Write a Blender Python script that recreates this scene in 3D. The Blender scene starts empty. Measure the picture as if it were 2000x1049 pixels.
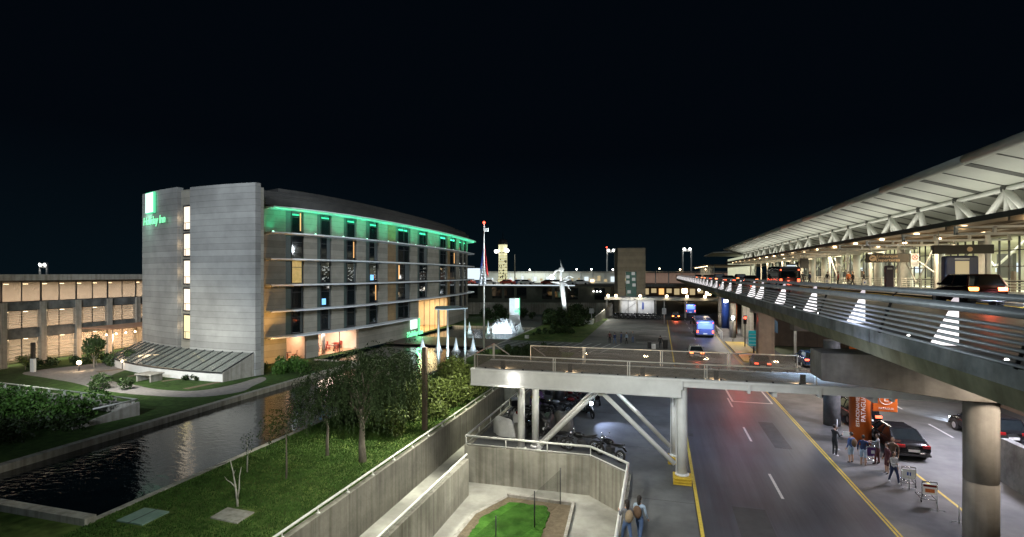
import bpy, bmesh, math, random
from math import sin, cos, pi, radians, atan2, hypot
from mathutils import Vector, Matrix
random.seed(7)
SC = bpy.context.scene
COL = SC.collection

# ---------------------------------------------------------------- camera, world, exposure
cam = bpy.data.cameras.new('camera')
cam.sensor_width = 36; cam.lens = 18.36; cam.shift_y = 0.00525
cam.clip_start = 0.1; cam.clip_end = 3000
camo = bpy.data.objects.new('camera', cam); COL.objects.link(camo)
camo.location = (0, 0, 10)
camo.rotation_euler = (pi/2, 0, math.atan(288/1020))
SC.camera = camo
SC.view_settings.view_transform = 'Standard'
SC.view_settings.look = 'None'
SC.view_settings.exposure = 0
SC.view_settings.gamma = 1
SC.cycles.use_denoising = True
SC.cycles.sample_clamp_indirect = 4
SC.cycles.sample_clamp_direct = 0
SC.cycles.max_bounces = 6
SC.cycles.transparent_max_bounces = 12
SC.cycles.blur_glossy = 1.0
SC.cycles.caustics_reflective = False
SC.cycles.caustics_refractive = False
w = bpy.data.worlds.new('World'); SC.world = w; w.use_nodes = True
nt = w.node_tree; bg = nt.nodes['Background']
# night sky: almost black, a trace of blue that lifts towards the horizon glow of the airfield
tc = nt.nodes.new('ShaderNodeTexCoord'); sp = nt.nodes.new('ShaderNodeSeparateXYZ'); rp = nt.nodes.new('ShaderNodeValToRGB')
nt.links.new(tc.outputs['Generated'], sp.inputs[0]); nt.links.new(sp.outputs['Z'], rp.inputs[0]); nt.links.new(rp.outputs[0], bg.inputs[0])
rp.color_ramp.elements[0].color = (0.0018, 0.0052, 0.0080, 1); rp.color_ramp.elements[1].position = .22
rp.color_ramp.elements[1].color = (0.0008, 0.0019, 0.0036, 1)
bg.inputs[1].default_value = 1.0

def lamp(name, kind, loc, power, col, size=.3, target=None, sy=None, spot=None, blend=.6):
    l = bpy.data.lights.new(name, kind); l.energy = power; l.color = col
    if kind == 'AREA':
        l.size = size
        if sy: l.shape = 'RECTANGLE'; l.size_y = sy
    elif kind == 'SUN': l.angle = size
    else: l.shadow_soft_size = size
    if kind == 'SPOT': l.spot_size = radians(spot or 120); l.spot_blend = blend
    o = bpy.data.objects.new(name, l); COL.objects.link(o); o.location = loc
    if target is not None:
        zx = (Vector(loc)-Vector(target)).normalized(); yx = Vector((0, 1, 0)) if abs(zx.y) < .9 else Vector((0, 0, 1))
        xx = yx.cross(zx).normalized(); yx = zx.cross(xx); o.rotation_euler = Matrix((xx, yx, zx)).transposed().to_euler()
    return o
# added dim sun as an overall night fill, standing in for sky glow
lamp('night_fill', 'SUN', (0, -20, 60), .22, (.72, .86, 1), radians(40), (-14, 30, 0))
WARM = (1, .72, .42); COOL = (.80, .92, 1); NEUT = (1, .93, .80)

# ---------------------------------------------------------------- materials
def mat(name, c1, c2=None, scale=3., rough=.8, metal=0., bump=0., emit=None, es=0., detail=6, joint=None, jdark=.55, streak=0, alpha=None, spec=.5, stretch=None, blotch=0, trans=0, island=0, jx=None, jy=None):
    m = bpy.data.materials.new(name); m.use_nodes = True
    t = m.node_tree; N = t.nodes; L = t.links; b = N['Principled BSDF']
    b.inputs['Roughness'].default_value = rough; b.inputs['Metallic'].default_value = metal
    b.inputs['Specular IOR Level'].default_value = spec
    col = None
    tcn = N.new('ShaderNodeTexCoord'); src = tcn.outputs['Object']
    if stretch:
        mp = N.new('ShaderNodeMapping'); mp.inputs['Scale'].default_value = stretch; L.new(src, mp.inputs[0]); nsrc = mp.outputs[0]
    else: nsrc = src
    if c2:
        n = N.new('ShaderNodeTexNoise'); n.inputs['Scale'].default_value = scale; n.inputs['Detail'].default_value = detail; n.inputs['Roughness'].default_value = .65
        L.new(nsrc, n.inputs['Vector'])
        r = N.new('ShaderNodeValToRGB'); r.color_ramp.elements[0].position = .32; r.color_ramp.elements[1].position = .68
        r.color_ramp.elements[0].color = (*c1, 1); r.color_ramp.elements[1].color = (*c2, 1)
        L.new(n.outputs[0], r.inputs[0]); col = r.outputs[0]
    def mul(col, fac, amt):
        mx = N.new('ShaderNodeMix'); mx.data_type = 'RGBA'; mx.blend_type = 'MULTIPLY'; mx.inputs[0].default_value = amt
        if isinstance(col, tuple): mx.inputs[6].default_value = (*col, 1)
        else: L.new(col, mx.inputs[6])
        L.new(fac, mx.inputs[7]); return mx.outputs[2]
    col = col or c1
    if blotch:
        n = N.new('ShaderNodeTexNoise'); n.inputs['Scale'].default_value = blotch; n.inputs['Detail'].default_value = 4; L.new(src, n.inputs['Vector'])
        r = N.new('ShaderNodeValToRGB'); r.color_ramp.elements[0].position = .35; r.color_ramp.elements[1].position = .6; r.color_ramp.elements[0].color = (.45, .45, .45, 1)
        L.new(n.outputs[0], r.inputs[0]); col = mul(col, r.outputs[0], .8)
    if streak:   # rain streaks running down a wall
        mp = N.new('ShaderNodeMapping'); mp.inputs['Scale'].default_value = (streak, streak, .12); L.new(src, mp.inputs[0])
        n = N.new('ShaderNodeTexNoise'); n.inputs['Scale'].default_value = 1; n.inputs['Detail'].default_value = 5; L.new(mp.outputs[0], n.inputs['Vector'])
        r = N.new('ShaderNodeValToRGB'); r.color_ramp.elements[0].position = .33; r.color_ramp.elements[1].position = .55; r.color_ramp.elements[0].color = (.5, .48, .44, 1)
        L.new(n.outputs[0], r.inputs[0]); col = mul(col, r.outputs[0], .75)
    for ax, j in ((2, joint), (0, jx), (1, jy)):
        if not j: continue
        s = N.new('ShaderNodeSeparateXYZ'); L.new(src, s.inputs[0])
        d = N.new('ShaderNodeMath'); d.operation = 'DIVIDE'; d.inputs[1].default_value = j; L.new(s.outputs[ax], d.inputs[0])
        f = N.new('ShaderNodeMath'); f.operation = 'FRACT'; L.new(d.outputs[0], f.inputs[0])
        r = N.new('ShaderNodeValToRGB'); e = r.color_ramp.elements; e[0].position = .0; e[0].color = (jdark,)*3+(1,); e[1].position = min(.09, .05/j); e[1].color = (1, 1, 1, 1)
        L.new(f.outputs[0], r.inputs[0]); col = mul(col, r.outputs[0], 1.)
        fl = N.new('ShaderNodeMath'); fl.operation = 'FLOOR'; L.new(d.outputs[0], fl.inputs[0])
        wn = N.new('ShaderNodeTexWhiteNoise'); wn.noise_dimensions = '1D'; L.new(fl.outputs[0], wn.inputs['W'])
        r2 = N.new('ShaderNodeValToRGB'); r2.color_ramp.elements[0].color = (.78, .78, .78, 1); L.new(wn.outputs[0], r2.inputs[0]); col = mul(col, r2.outputs[0], 1.)
    if island:
        g = N.new('ShaderNodeNewGeometry'); r = N.new('ShaderNodeValToRGB'); r.color_ramp.elements[0].color = (1-island,)*3+(1,); r.color_ramp.elements[1].color = (1, 1, 1, 1)
        L.new(g.outputs['Random Per Island'], r.inputs[0]); col = mul(col, r.outputs[0], 1.)
    if isinstance(col, tuple): b.inputs['Base Color'].default_value = (*col, 1)
    else: L.new(col, b.inputs['Base Color'])
    if bump:
        n = N.new('ShaderNodeTexNoise'); n.inputs['Scale'].default_value = scale*4; n.inputs['Detail'].default_value = 5; L.new(nsrc, n.inputs['Vector'])
        bp = N.new('ShaderNodeBump'); bp.inputs['Strength'].default_value = bump; bp.inputs['Distance'].default_value = .05; L.new(n.outputs[0], bp.inputs['Height']); L.new(bp.outputs[0], b.inputs['Normal'])
    if emit:
        b.inputs['Emission Color'].default_value = (*emit, 1); b.inputs['Emission Strength'].default_value = es
    if alpha is not None: b.inputs['Alpha'].default_value = alpha
    if trans: b.inputs['Transmission Weight'].default_value = trans
    return m
M = {}
M['conc'] = mat('concrete', (.30, .285, .25), (.42, .40, .36), 2.2, .85, bump=.25, streak=3.2)
M['concpit'] = mat('pit concrete', (.36, .345, .285), (.50, .475, .40), 1.6, .85, bump=.25, streak=4, blotch=.3, jy=2.44, jx=2.93, jdark=.6)
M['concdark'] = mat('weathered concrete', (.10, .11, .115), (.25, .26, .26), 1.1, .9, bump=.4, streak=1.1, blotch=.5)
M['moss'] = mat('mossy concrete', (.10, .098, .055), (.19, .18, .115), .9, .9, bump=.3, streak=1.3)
M['pier'] = mat('pier concrete', (.21, .19, .165), (.30, .27, .235), 1.3, .85, bump=.2, streak=1.6)
M['board'] = mat('boarded concrete panels', (.39, .39, .375), (.49, .49, .47), .7, .85, joint=.62, jdark=.35, bump=.1, blotch=.12)
M['facade'] = mat('tan facade panels', (.26, .245, .205), (.34, .32, .27), .8, .85, joint=.72, jdark=.45, bump=.1)
M['asph'] = mat('asphalt', (.032, .037, .050), (.070, .077, .094), 1.0, .5, bump=.2, blotch=.2, stretch=(1.7, .09, 1))
M['lot'] = mat('parking concrete', (.075, .078, .080), (.14, .143, .14), .7, .75, bump=.15, blotch=.2)
M['island'] = mat('island paving', (.09, .088, .085), (.15, .145, .14), .9, .8, bump=.1, blotch=.3)
M['pave'] = mat('pit paving', (.33, .32, .28), (.44, .43, .38), 1.4, .85, bump=.1, blotch=.4)
M['path'] = mat('garden path', (.17, .16, .155), (.27, .25, .24), 2.5, .9, bump=.3)
M['grass'] = mat('lawn', (.040, .088, .016), (.16, .21, .055), .5, .95, bump=.9, detail=14, blotch=1.7, spec=.15)
M['grassdk'] = mat('garden lawn', (.028, .055, .016), (.065, .125, .03), 2.0, .95, bump=.9, detail=12, blotch=.25, spec=.15)
M['soil'] = mat('bare soil', (.10, .075, .045), (.17, .135, .085), 5, .95, bump=.6)
M['far'] = mat('far ground', (.03, .035, .03), (.05, .055, .05), .05, .95)
M['white'] = mat('white paint', (.60, .60, .585), (.74, .74, .72), 1.3, .55, bump=.03)
M['whitesteel'] = mat('white steel', (.62, .62, .58), (.72, .72, .68), 2, .45)
M['rail'] = mat('galvanised rail', (.34, .35, .37), (.45, .46, .48), 4, .42, metal=.2)
M['alu'] = mat('aluminium', (.48, .45, .40), (.58, .55, .50), 6, .38, metal=.5)
M['dark'] = mat('dark metal', (.02, .02, .022), (.035, .035, .038), 5, .5)
M['black'] = mat('black', (.012, .012, .013), rough=.45)
M['rubber'] = mat('rubber', (.016, .016, .016), (.028, .028, .028), 12, .8)
M['chrome'] = mat('chrome', (.6, .6, .6), rough=.22, metal=1)
M['glass'] = mat('dark window glass', (.010, .014, .016), rough=.04, spec=.9)
M['bglass'] = mat('balustrade glass', (.16, .14, .12), rough=.06, alpha=.32, spec=.8)
M['sglass'] = mat('sloped glass', (.30, .33, .30), (.20, .22, .20), 1.5, .12, alpha=.6, spec=.9)
M['fin'] = mat('grey green fin', (.045, .075, .068), (.06, .095, .088), 3, .5)
M['finlit'] = M['fin']
M['ledge'] = mat('metal ledge', (.74, .78, .82), (.82, .86, .90), 2, .4)
M['roofdk'] = mat('dark metal roof', (.05, .05, .05), (.08, .078, .075), 1, .5, metal=.3)
M['rooflt'] = mat('roof soffit panel', (.50, .51, .46), (.58, .59, .53), .4, .5)
M['rib'] = mat('roof rib', (.06, .062, .055), rough=.6)
M['canopy'] = mat('canopy soffit', (.18, .14, .095), (.25, .20, .14), .8, .55)
M['yellow'] = mat('yellow paint', (.48, .31, .015), (.60, .42, .04), 4, .6, bump=.1)
M['yline'] = mat('yellow line paint', (.42, .30, .03), (.62, .47, .07), 8, .7, bump=.1)
M['wline'] = mat('white line paint', (.35, .35, .35), (.62, .62, .61), 9, .7)
M['orange'] = mat('orange cladding', (.62, .125, .018), (.70, .16, .025), 1, .35)
M['brown'] = mat('brown panels', (.12, .085, .062), (.175, .125, .092), 1.2, .6, bump=.05, jx=1.6, jdark=.5)
M['purple'] = mat('purple cover', (.06, .02, .11), (.1, .03, .16), 3, .7)
M['blue'] = mat('blue plastic', (.02, .06, .30), rough=.4)
M['teal'] = mat('teal sign', (.02, .22, .24), rough=.5, emit=(.02, .4, .45), es=.35)
M['wood'] = mat('dark timber', (.05, .035, .025), (.085, .06, .042), 4, .6)
def emi(name, c, s): return mat(name, (.05, .05, .05), emit=c, es=s)
M['lampw'] = emi('lamp white', (1, .98, .92), 14)
M['lampwarm'] = emi('lamp warm', (1, .74, .42), 12)
M['lampred'] = emi('lamp red', (1, .06, .03), 8)
M['panel'] = emi('lit acrylic panel', (1, .96, .97), 1.5)
M['panel2'] = emi('lit acrylic cap', (1, .90, .95), .8)
M['logo'] = emi('lit logo panel', (.72, 1, .86), 1.7)
M['signg'] = emi('green neon lettering', (.22, 1, .46), 1.5)
M['signgs'] = emi('green sign edge', (.12, .85, .42), 1.0)
M['tail'] = emi('lit tail light', (1, .10, .04), 5)
M['brake'] = emi('lit brake light', (1, .18, .05), 12)
M['indic'] = emi('lit indicator', (1, .35, .05), 14)
M['head'] = emi('lit head light', (.75, .86, 1), 22)
M['taild'] = mat('tail light', (.25, .01, .01), rough=.2)
M['headd'] = mat('head light', (.5, .5, .5), rough=.1)
M['screen'] = emi('lit screen', (.80, .92, 1), 1.1)
M['amber'] = emi('amber poster light', (1, .78, .42), .5)
M['green'] = emi('green lamp', (.45, 1, .70), 5)
M['plate'] = mat('number plate', (.6, .6, .58), rough=.5)
M['skin'] = mat('skin', (.42, .25, .17), rough=.55)
M['hair'] = mat('hair', (.018, .012, .009), rough=.6)
def water():
    m = mat('pond water', (.003, .006, .008), rough=.045, spec=.75); t = m.node_tree; N = t.nodes; L = t.links; b = N['Principled BSDF']
    tcn = N.new('ShaderNodeTexCoord'); n = N.new('ShaderNodeTexNoise'); n.inputs['Scale'].default_value = 2.6; n.inputs['Detail'].default_value = 4
    mp = N.new('ShaderNodeMapping'); mp.inputs['Scale'].default_value = (.75, 1.3, 1); mp.inputs['Rotation'].default_value = (0, 0, .5)
    bp = N.new('ShaderNodeBump'); bp.inputs['Strength'].default_value = .32; bp.inputs['Distance'].default_value = .06
    L.new(tcn.outputs['Object'], mp.inputs[0]); L.new(mp.outputs[0], n.inputs['Vector']); L.new(n.outputs[0], bp.inputs['Height']); L.new(bp.outputs[0], b.inputs['Normal']); return m
M['water'] = water()
def leafmat(name, c1, c2): 
    m = mat(name, c1, c2, 1.2, .55, island=.55, spec=.3); return m
M['leaf'] = leafmat('leaf', (.030, .060, .018), (.075, .125, .04))
M['leafgrey'] = mat('willow leaf', (.030, .052, .022), (.062, .092, .040), 1.2, .9, island=.5, spec=.05)
M['leafyel'] = leafmat('yellow green leaf', (.085, .12, .025), (.15, .19, .05))
M['leafbright'] = leafmat('bright leaf', (.05, .12, .02), (.10, .22, .04))
M['leafdk'] = leafmat('dark leaf', (.018, .036, .012), (.04, .07, .02))
M['bark'] = mat('bark', (.16, .13, .10), (.30, .27, .22), 8, .9, bump=.4, stretch=(1, 1, .3))
M['spray'] = mat('water spray', (.8, .86, .9), rough=.6, alpha=.5, emit=(.65, .85, 1), es=.0)

# ---------------------------------------------------------------- mesh helpers
class MB:
    def __init__(s): s.v = []; s.f = []; s.mi = []; s.cur = 0; s.sm = []
    def add(s, vs, fs, smooth=False):
        o = len(s.v); s.v += [tuple(p) for p in vs]
        for f in fs: s.f.append(tuple(i+o for i in f)); s.mi.append(s.cur); s.sm.append(smooth)
        return s
    def box(s, x0, x1, y0, y1, z0, z1):
        vs = [(x, y, z) for z in (z0, z1) for y in (y0, y1) for x in (x0, x1)]
        return s.add(vs, [(0, 2, 3, 1), (4, 5, 7, 6), (0, 1, 5, 4), (2, 6, 7, 3), (0, 4, 6, 2), (1, 3, 7, 5)])
    def bar(s, p, q, w, h, up=(0, 0, 1)):
        p, q = Vector(p), Vector(q); d = (q-p).normalized(); u = Vector(up)
        if abs(d.dot(u)) > .98: u = Vector((0, 1, 0))
        r = d.cross(u).normalized(); u = r.cross(d)
        vs = [a+r*(i*w/2)+u*(j*h/2) for a in (p, q) for i, j in ((-1, -1), (1, -1), (1, 1), (-1, 1))]
        return s.add(vs, [(3, 2, 1, 0), (4, 5, 6, 7), (0, 1, 5, 4), (1, 2, 6, 5), (2, 3, 7, 6), (3, 0, 4, 7)])
    def tube(s, pts, r, n=8, caps=True):
        pts = [Vector(p) for p in pts]; rs = r if isinstance(r, (list, tuple)) else [r]*len(pts)
        vs = []; fs = []
        for i, p in enumerate(pts):
            d = (pts[min(i+1, len(pts)-1)]-pts[max(i-1, 0)]).normalized()
            u = Vector((0, 0, 1)) if abs(d.z) < .95 else Vector((0, 1, 0))
            a = d.cross(u).normalized(); b = a.cross(d)
            for k in range(n):
                t = 2*pi*k/n; vs.append(p+(a*cos(t)+b*sin(t))*rs[i])
        for i in range(len(pts)-1):
            for k in range(n): fs.append((i*n+k, i*n+(k+1) % n, (i+1)*n+(k+1) % n, (i+1)*n+k))
        nf = len(fs)
        if caps: fs.append(tuple(reversed(range(n)))); fs.append(tuple(range((len(pts)-1)*n, len(pts)*n)))
        s.add(vs, fs, True)
        if caps: s.sm[-1] = s.sm[-2] = False
        return s
    def lathe(s, c, prof, n=16, smooth=True):
        vs = []; fs = []
        for r, z in prof:
            for k in range(n): t = 2*pi*k/n; vs.append((c[0]+r*cos(t), c[1]+r*sin(t), c[2]+z))
        for i in range(len(prof)-1):
            for k in range(n): fs.append((i*n+k, i*n+(k+1) % n, (i+1)*n+(k+1) % n, (i+1)*n+k))
        fs.append(tuple(reversed(range(n)))); fs.append(tuple(range((len(prof)-1)*n, len(prof)*n)))
        s.add(vs, fs, smooth); s.sm[-1] = s.sm[-2] = False
        return s
    def prism(s, poly, z0, z1):
        n = len(poly); vs = [(x, y, z0) for x, y in poly]+[(x, y, z1) for x, y in poly]
        fs = [tuple(reversed(range(n))), tuple(range(n, 2*n))]+[(i, (i+1) % n, n+(i+1) % n, n+i) for i in range(n)]
        return s.add(vs, fs)
    def extr(s, poly3, d):
        n = len(poly3); d = Vector(d); vs = [Vector(p) for p in poly3]; vs += [p+d for p in vs]
        fs = [tuple(reversed(range(n))), tuple(range(n, 2*n))]+[(i, (i+1) % n, n+(i+1) % n, n+i) for i in range(n)]
        return s.add(vs, fs)
    def poly(s, pts): return s.add(pts, [tuple(range(len(pts)))])
    def strip(s, a, b, smooth=False):   # quads between two polylines
        n = len(a); return s.add(list(a)+list(b), [(i, i+1, n+i+1, n+i) for i in range(n-1)], smooth)
    def slab(s, a, b, z0, z1):          # thick curved slab between plan polylines a and b
        n = len(a); A0 = [(p[0], p[1], z0) for p in a]; B0 = [(p[0], p[1], z0) for p in b]; A1 = [(p[0], p[1], z1) for p in a]; B1 = [(p[0], p[1], z1) for p in b]
        vs = A0+B0+A1+B1; fs = []
        for i in range(n-1):
            fs += [(n+i, n+i+1, i+1, i), (2*n+i, 2*n+i+1, 3*n+i+1, 3*n+i), (i, i+1, 2*n+i+1, 2*n+i), (3*n+i, 3*n+i+1, n+i+1, n+i)]
        fs += [(0, 2*n, 3*n, n), (n-1, 2*n-1, 4*n-1, 3*n-1)]
        return s.add(vs, fs)
    def ball(s, c, r, n=10, m=7):
        rx, ry, rz = r if isinstance(r, tuple) else (r, r, r); vs = [(c[0], c[1], c[2]-rz)]; fs = []
        for i in range(1, m):
            a = -pi/2+pi*i/m
            for k in range(n): t = 2*pi*k/n; vs.append((c[0]+rx*cos(a)*cos(t), c[1]+ry*cos(a)*sin(t), c[2]+rz*sin(a)))
        vs.append((c[0], c[1], c[2]+rz)); top = len(vs)-1
        for k in range(n): fs.append((0, 1+(k+1) % n, 1+k)); fs.append((top, 1+(m-2)*n+k, 1+(m-2)*n+(k+1) % n))
        for i in range(m-2):
            for k in range(n): fs.append((1+i*n+k, 1+i*n+(k+1) % n, 1+(i+1)*n+(k+1) % n, 1+(i+1)*n+k))
        return s.add(vs, fs, True)
    def build(s, name, ms, parent=None, bevel=0, sub=0):
        me = bpy.data.meshes.new(name); me.from_pydata(s.v, [], s.f)
        for m in (ms if isinstance(ms, (list, tuple)) else [ms]): me.materials.append(m)
        me.polygons.foreach_set('material_index', s.mi); me.polygons.foreach_set('use_smooth', s.sm); me.update()
        o = bpy.data.objects.new(name, me); COL.objects.link(o)
        if parent: o.parent = parent
        if bevel: b = o.modifiers.new('bevel', 'BEVEL'); b.width = bevel; b.segments = 2; b.limit_method = 'ANGLE'
        if sub: b = o.modifiers.new('sub', 'SUBSURF'); b.levels = sub; b.render_levels = sub
        return o
def tag(o, label=None, cat=None, group=None, kind=None):
    if label: o['label'] = label
    if cat: o['category'] = cat
    if group: o['group'] = group
    if kind: o['kind'] = kind
    return o
def thing(name, label, cat, loc=(0, 0, 0), rz=0, group=None):
    o = bpy.data.objects.new(name, None); COL.objects.link(o); o.location = loc; o.rotation_euler = (0, 0, rz)
    o.empty_display_size = .3
    return tag(o, label, cat, group)
def kids(o): return [c for c in bpy.data.objects if c.parent == o]
def copy_tree(o, parent=None):
    c = o.copy(); COL.objects.link(c); c.parent = parent
    for ch in kids(o): copy_tree(ch, c)
    return c
def struct(o): o['kind'] = 'structure'; return o
def text(s, size, origin, right, up, m, parent, name='lettering', ext=.02, shear=0, align='CENTER', bold=.0, sx=1.):
    cu = bpy.data.curves.new(name, 'FONT'); cu.body = s; cu.size = size; cu.extrude = ext; cu.shear = shear; cu.align_x = align; cu.align_y = 'CENTER'; cu.offset = bold
    t = bpy.data.objects.new('t', cu); COL.objects.link(t)
    me = bpy.data.meshes.new_from_object(t.evaluated_get(bpy.context.evaluated_depsgraph_get())); bpy.data.objects.remove(t); bpy.data.curves.remove(cu)
    r = Vector(right).normalized(); u = Vector(up).normalized(); n = r.cross(u)
    for v in me.vertices: v.co = Vector(origin)+r*(v.co.x*sx)+u*v.co.y+n*v.co.z
    me.materials.clear(); me.materials.append(m); me.name = name
    o = bpy.data.objects.new(name, me); COL.objects.link(o); o.parent = parent; return o

# ---------------------------------------------------------------- foliage
def foliage(name, blobs, n, size, m, parent=None, droop=0, shell=.55, asp=1.8, rnd=None):
    R = rnd or random; me = bpy.data.meshes.new(name); vs = []; fs = []
    wts = [b[3]*b[4]*b[5] for b in blobs]; tot = sum(wts)
    for b, wt in zip(blobs, wts):
        for _ in range(max(3, int(n*wt/tot))):
            d = Vector((R.gauss(0, 1), R.gauss(0, 1), R.gauss(0, 1))).normalized()
            k = (shell+(1-shell)*R.random()) if R.random() < .8 else R.random()
            k *= .86+.2*R.random()
            p = Vector((b[0]+d.x*b[3]*k, b[1]+d.y*b[4]*k, b[2]+d.z*b[5]*k))
            a = Vector((R.gauss(0, 1), R.gauss(0, 1), R.gauss(0, 1)-droop*2)).normalized()
            c = a.cross(Vector((R.gauss(0, 1), R.gauss(0, 1), R.gauss(0, 1)))).normalized()
            s_ = size*(.6+.8*R.random()); a *= s_*asp/2; c *= s_/2
            o = len(vs); vs += [p-a, p+c*1.0, p+a, p-c]; fs.append((o, o+1, o+2, o+3))
    me.from_pydata(vs, [], fs); me.materials.append(m); me.update()
    o = bpy.data.objects.new(name, me); COL.objects.link(o)
    if parent: o.parent = parent
    return o
def clumps(c, r, k, br, R=random, flat=1.):
    out = []
    for _ in range(k):
        d = Vector((R.gauss(0, 1), R.gauss(0, 1), R.gauss(0, 1))).normalized()*(.45+.5*R.random())
        s_ = br*(.7+.6*R.random()); out.append((c[0]+d.x*r[0], c[1]+d.y*r[1], c[2]+d.z*r[2], s_, s_, s_*flat))
    return out
def tree(name, label, x, y, h, trunk_h, cr, n, size, m, cat='tree', group=None, tr=.12, droop=0, k=26, br=None, lean=(0, 0), limbs=9):
    t = thing(name, label, cat, (x, y, 0), 0, group); cz = (trunk_h+h)/2; rz = (h-trunk_h)/2
    b = MB(); top = (lean[0], lean[1], trunk_h+rz*.6)
    b.tube([(0, 0, -.1), (lean[0]*.2, lean[1]*.2, trunk_h*.5), (lean[0]*.6, lean[1]*.6, trunk_h), top], [tr*1.25, tr, tr*.8, tr*.35], 8)
    for _ in range(limbs):
        a = random.random()*2*pi; s0 = trunk_h*(.75+.4*random.random()); e = cr*(.5+.4*random.random())
        b.tube([(lean[0]*.6, lean[1]*.6, s0), (lean[0]+cos(a)*e*.45, lean[1]+sin(a)*e*.45, s0+rz*.5), (lean[0]+cos(a)*e, lean[1]+sin(a)*e, cz+rz*(.1+.6*random.random()))], [tr*.5, tr*.3, tr*.1], 6)
    b.build('trunk', M['bark'], t)
    foliage('crown', clumps((lean[0], lean[1], cz), (cr*.85, cr*.85, rz*.9), k, br or cr*.38), n, size, m, t, droop)
    return t
def bush(name, label, pts, n, size, m, cat='bush', group=None, k=7):
    """pts: list of (x, y, rx, ry, h)"""
    bl = []
    for x, y, rx, ry, h in pts: bl += clumps((x, y, h*.5), (rx, ry, h*.48), k, min(rx, ry, h)*.5)
    bl = [(a, b_, max(c, .12), d, e, f) for a, b_, c, d, e, f in bl]
    return tag(foliage(name, bl, n, size, m), label, cat, group)

M['palebark'] = mat('pale bark', (.38, .35, .30), (.55, .52, .46), 8, .9, bump=.3, stretch=(1, 1, .3))
def willow(par, c, r, n, ln, m, name='crown', R=random, step=.045, lw=.028, ll=.10):
    vs = []; fs = []
    for _ in range(n):
        d = Vector((R.gauss(0, 1), R.gauss(0, 1), R.gauss(0, .8))).normalized()*(.35+.65*R.random()**.6)
        p = Vector((c[0]+d.x*r[0], c[1]+d.y*r[1], c[2]+d.z*r[2])); out = Vector((d.x, d.y, 0))*.3+Vector((R.gauss(0, .25), R.gauss(0, .25), .55)); L_ = ln*(.4+.9*R.random()); k = 0.
        while k < L_:
            out = (out+Vector((R.gauss(0, .05), R.gauss(0, .05), -.11))).normalized(); p = p+out*step; k += step
            a = (out+Vector((R.gauss(0, .5), R.gauss(0, .5), R.gauss(0, .4)-.3))).normalized(); q = a.cross(Vector((R.gauss(0, 1), R.gauss(0, 1), R.gauss(0, 1)))).normalized()
            o = len(vs); s_ = .7+.6*R.random(); pp = p+Vector((R.gauss(0, .03), R.gauss(0, .03), 0)); vs += [pp, pp+a*ll*s_*.5+q*lw*s_, pp+a*ll*s_, pp+a*ll*s_*.5-q*lw*s_]; fs.append((o, o+1, o+2, o+3))
    me = bpy.data.meshes.new(name); me.from_pydata(vs, [], fs); me.materials.append(m); me.update()
    o = bpy.data.objects.new(name, me); COL.objects.link(o); o.parent = par; return o
def willow_tree(name, label, x, y, trunk, limbs, crowns, tr, m):
    t = thing(name, label, 'tree', (x, y, 0)); b = MB(); b.tube(trunk, [tr*1.3, tr, tr*.8, tr*.45][:len(trunk)], 8); R = random.Random(int(abs(x*31+y*7)))
    top = Vector(trunk[-1])
    for c, r, n, ln in crowns:
        for _ in range(limbs):
            e = Vector((c[0]+R.uniform(-.6, .6)*r[0], c[1]+R.uniform(-.6, .6)*r[1], c[2]+R.uniform(-.1, .7)*r[2])); s0 = Vector(trunk[-2]).lerp(top, R.random()); m1 = s0.lerp(e, .4)+Vector((R.gauss(0, .12), R.gauss(0, .12), .12)); m2 = s0.lerp(e, .72)+Vector((R.gauss(0, .15), R.gauss(0, .15), .15))
            b.tube([s0, m1, m2, e], [tr*.4, tr*.24, tr*.14, tr*.05], 5)
    b.build('trunk', M['barkdk'], t)
    b2 = [willow(t, c, r, n, ln, m, 'crown', R) for c, r, n, ln in crowns]
    return t
M['barkdk'] = mat('dark bark', (.10, .085, .065), (.19, .165, .13), 8, .9, bump=.4, stretch=(1, 1, .3))  # darker bark tone used for the willows
# ================================================================ THE SETTING
def sheet(name, rects, z, m, polys=()):
    b = MB()
    for x0, x1, y0, y1 in rects: b.poly([(x0, y0, z), (x1, y0, z), (x1, y1, z), (x0, y1, z)])
    for p in polys: b.poly([(x, y, z) for x, y in p])
    return struct(b.build(name, m))
sheet('lawn', [(-33.4, -22.0, -20, 15.4), (-22.0, -13.5, -20, 66), (-13.5, -10.3, 44.3, 66), (-22.0, -11, 76, 118)], 0, M['grass'])
sheet('garden_ground', [(-140, -33.2, -20, 52), (-140, -38.2, 52, 300), (-38.2, -33.2, 94, 300)], 0, M['grassdk'])
sheet('far_ground', [(-33.2, -22.0, 94, 118), (-33.2, 300, 118, 1500), (-1500, -140, -20, 1500), (-140, -33.2, 300, 1500), (300, 1500, -20, 1500), (-1500, 1500, -200, -20)], -.01, M['far'])
sheet('parking_lot', [(-10.7, 1.5, 28.55, 44.3), (-9.9, 1.5, 44.3, 118), (-13.5, -9.9, 66, 76), (-11, -9.9, 76, 118), (-1.5, 1.5, -20, 28.55), (-10.3, -9.9, 44.3, 66)], 0, M['lot'], [[(-3.6, 28.55), (-1.5, 26.5), (-1.5, 28.55)]])
sheet('road', [(1.5, 8.9, -20, 118)], 0, M['asph'])
sheet('arrivals_road', [(12.4, 300, -20, 118)], 0, M['lot'])
sheet('traffic_island', [(8.9, 12.4, -20, 118)], 0, M['island'])
# ramp corridor and sunken court
sheet('ramp_floor', [(-13.2, -1.5, -5, 28.4), (-13.2, -10.6, 28.4, 44.3)], -2, M['pave'])
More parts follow.
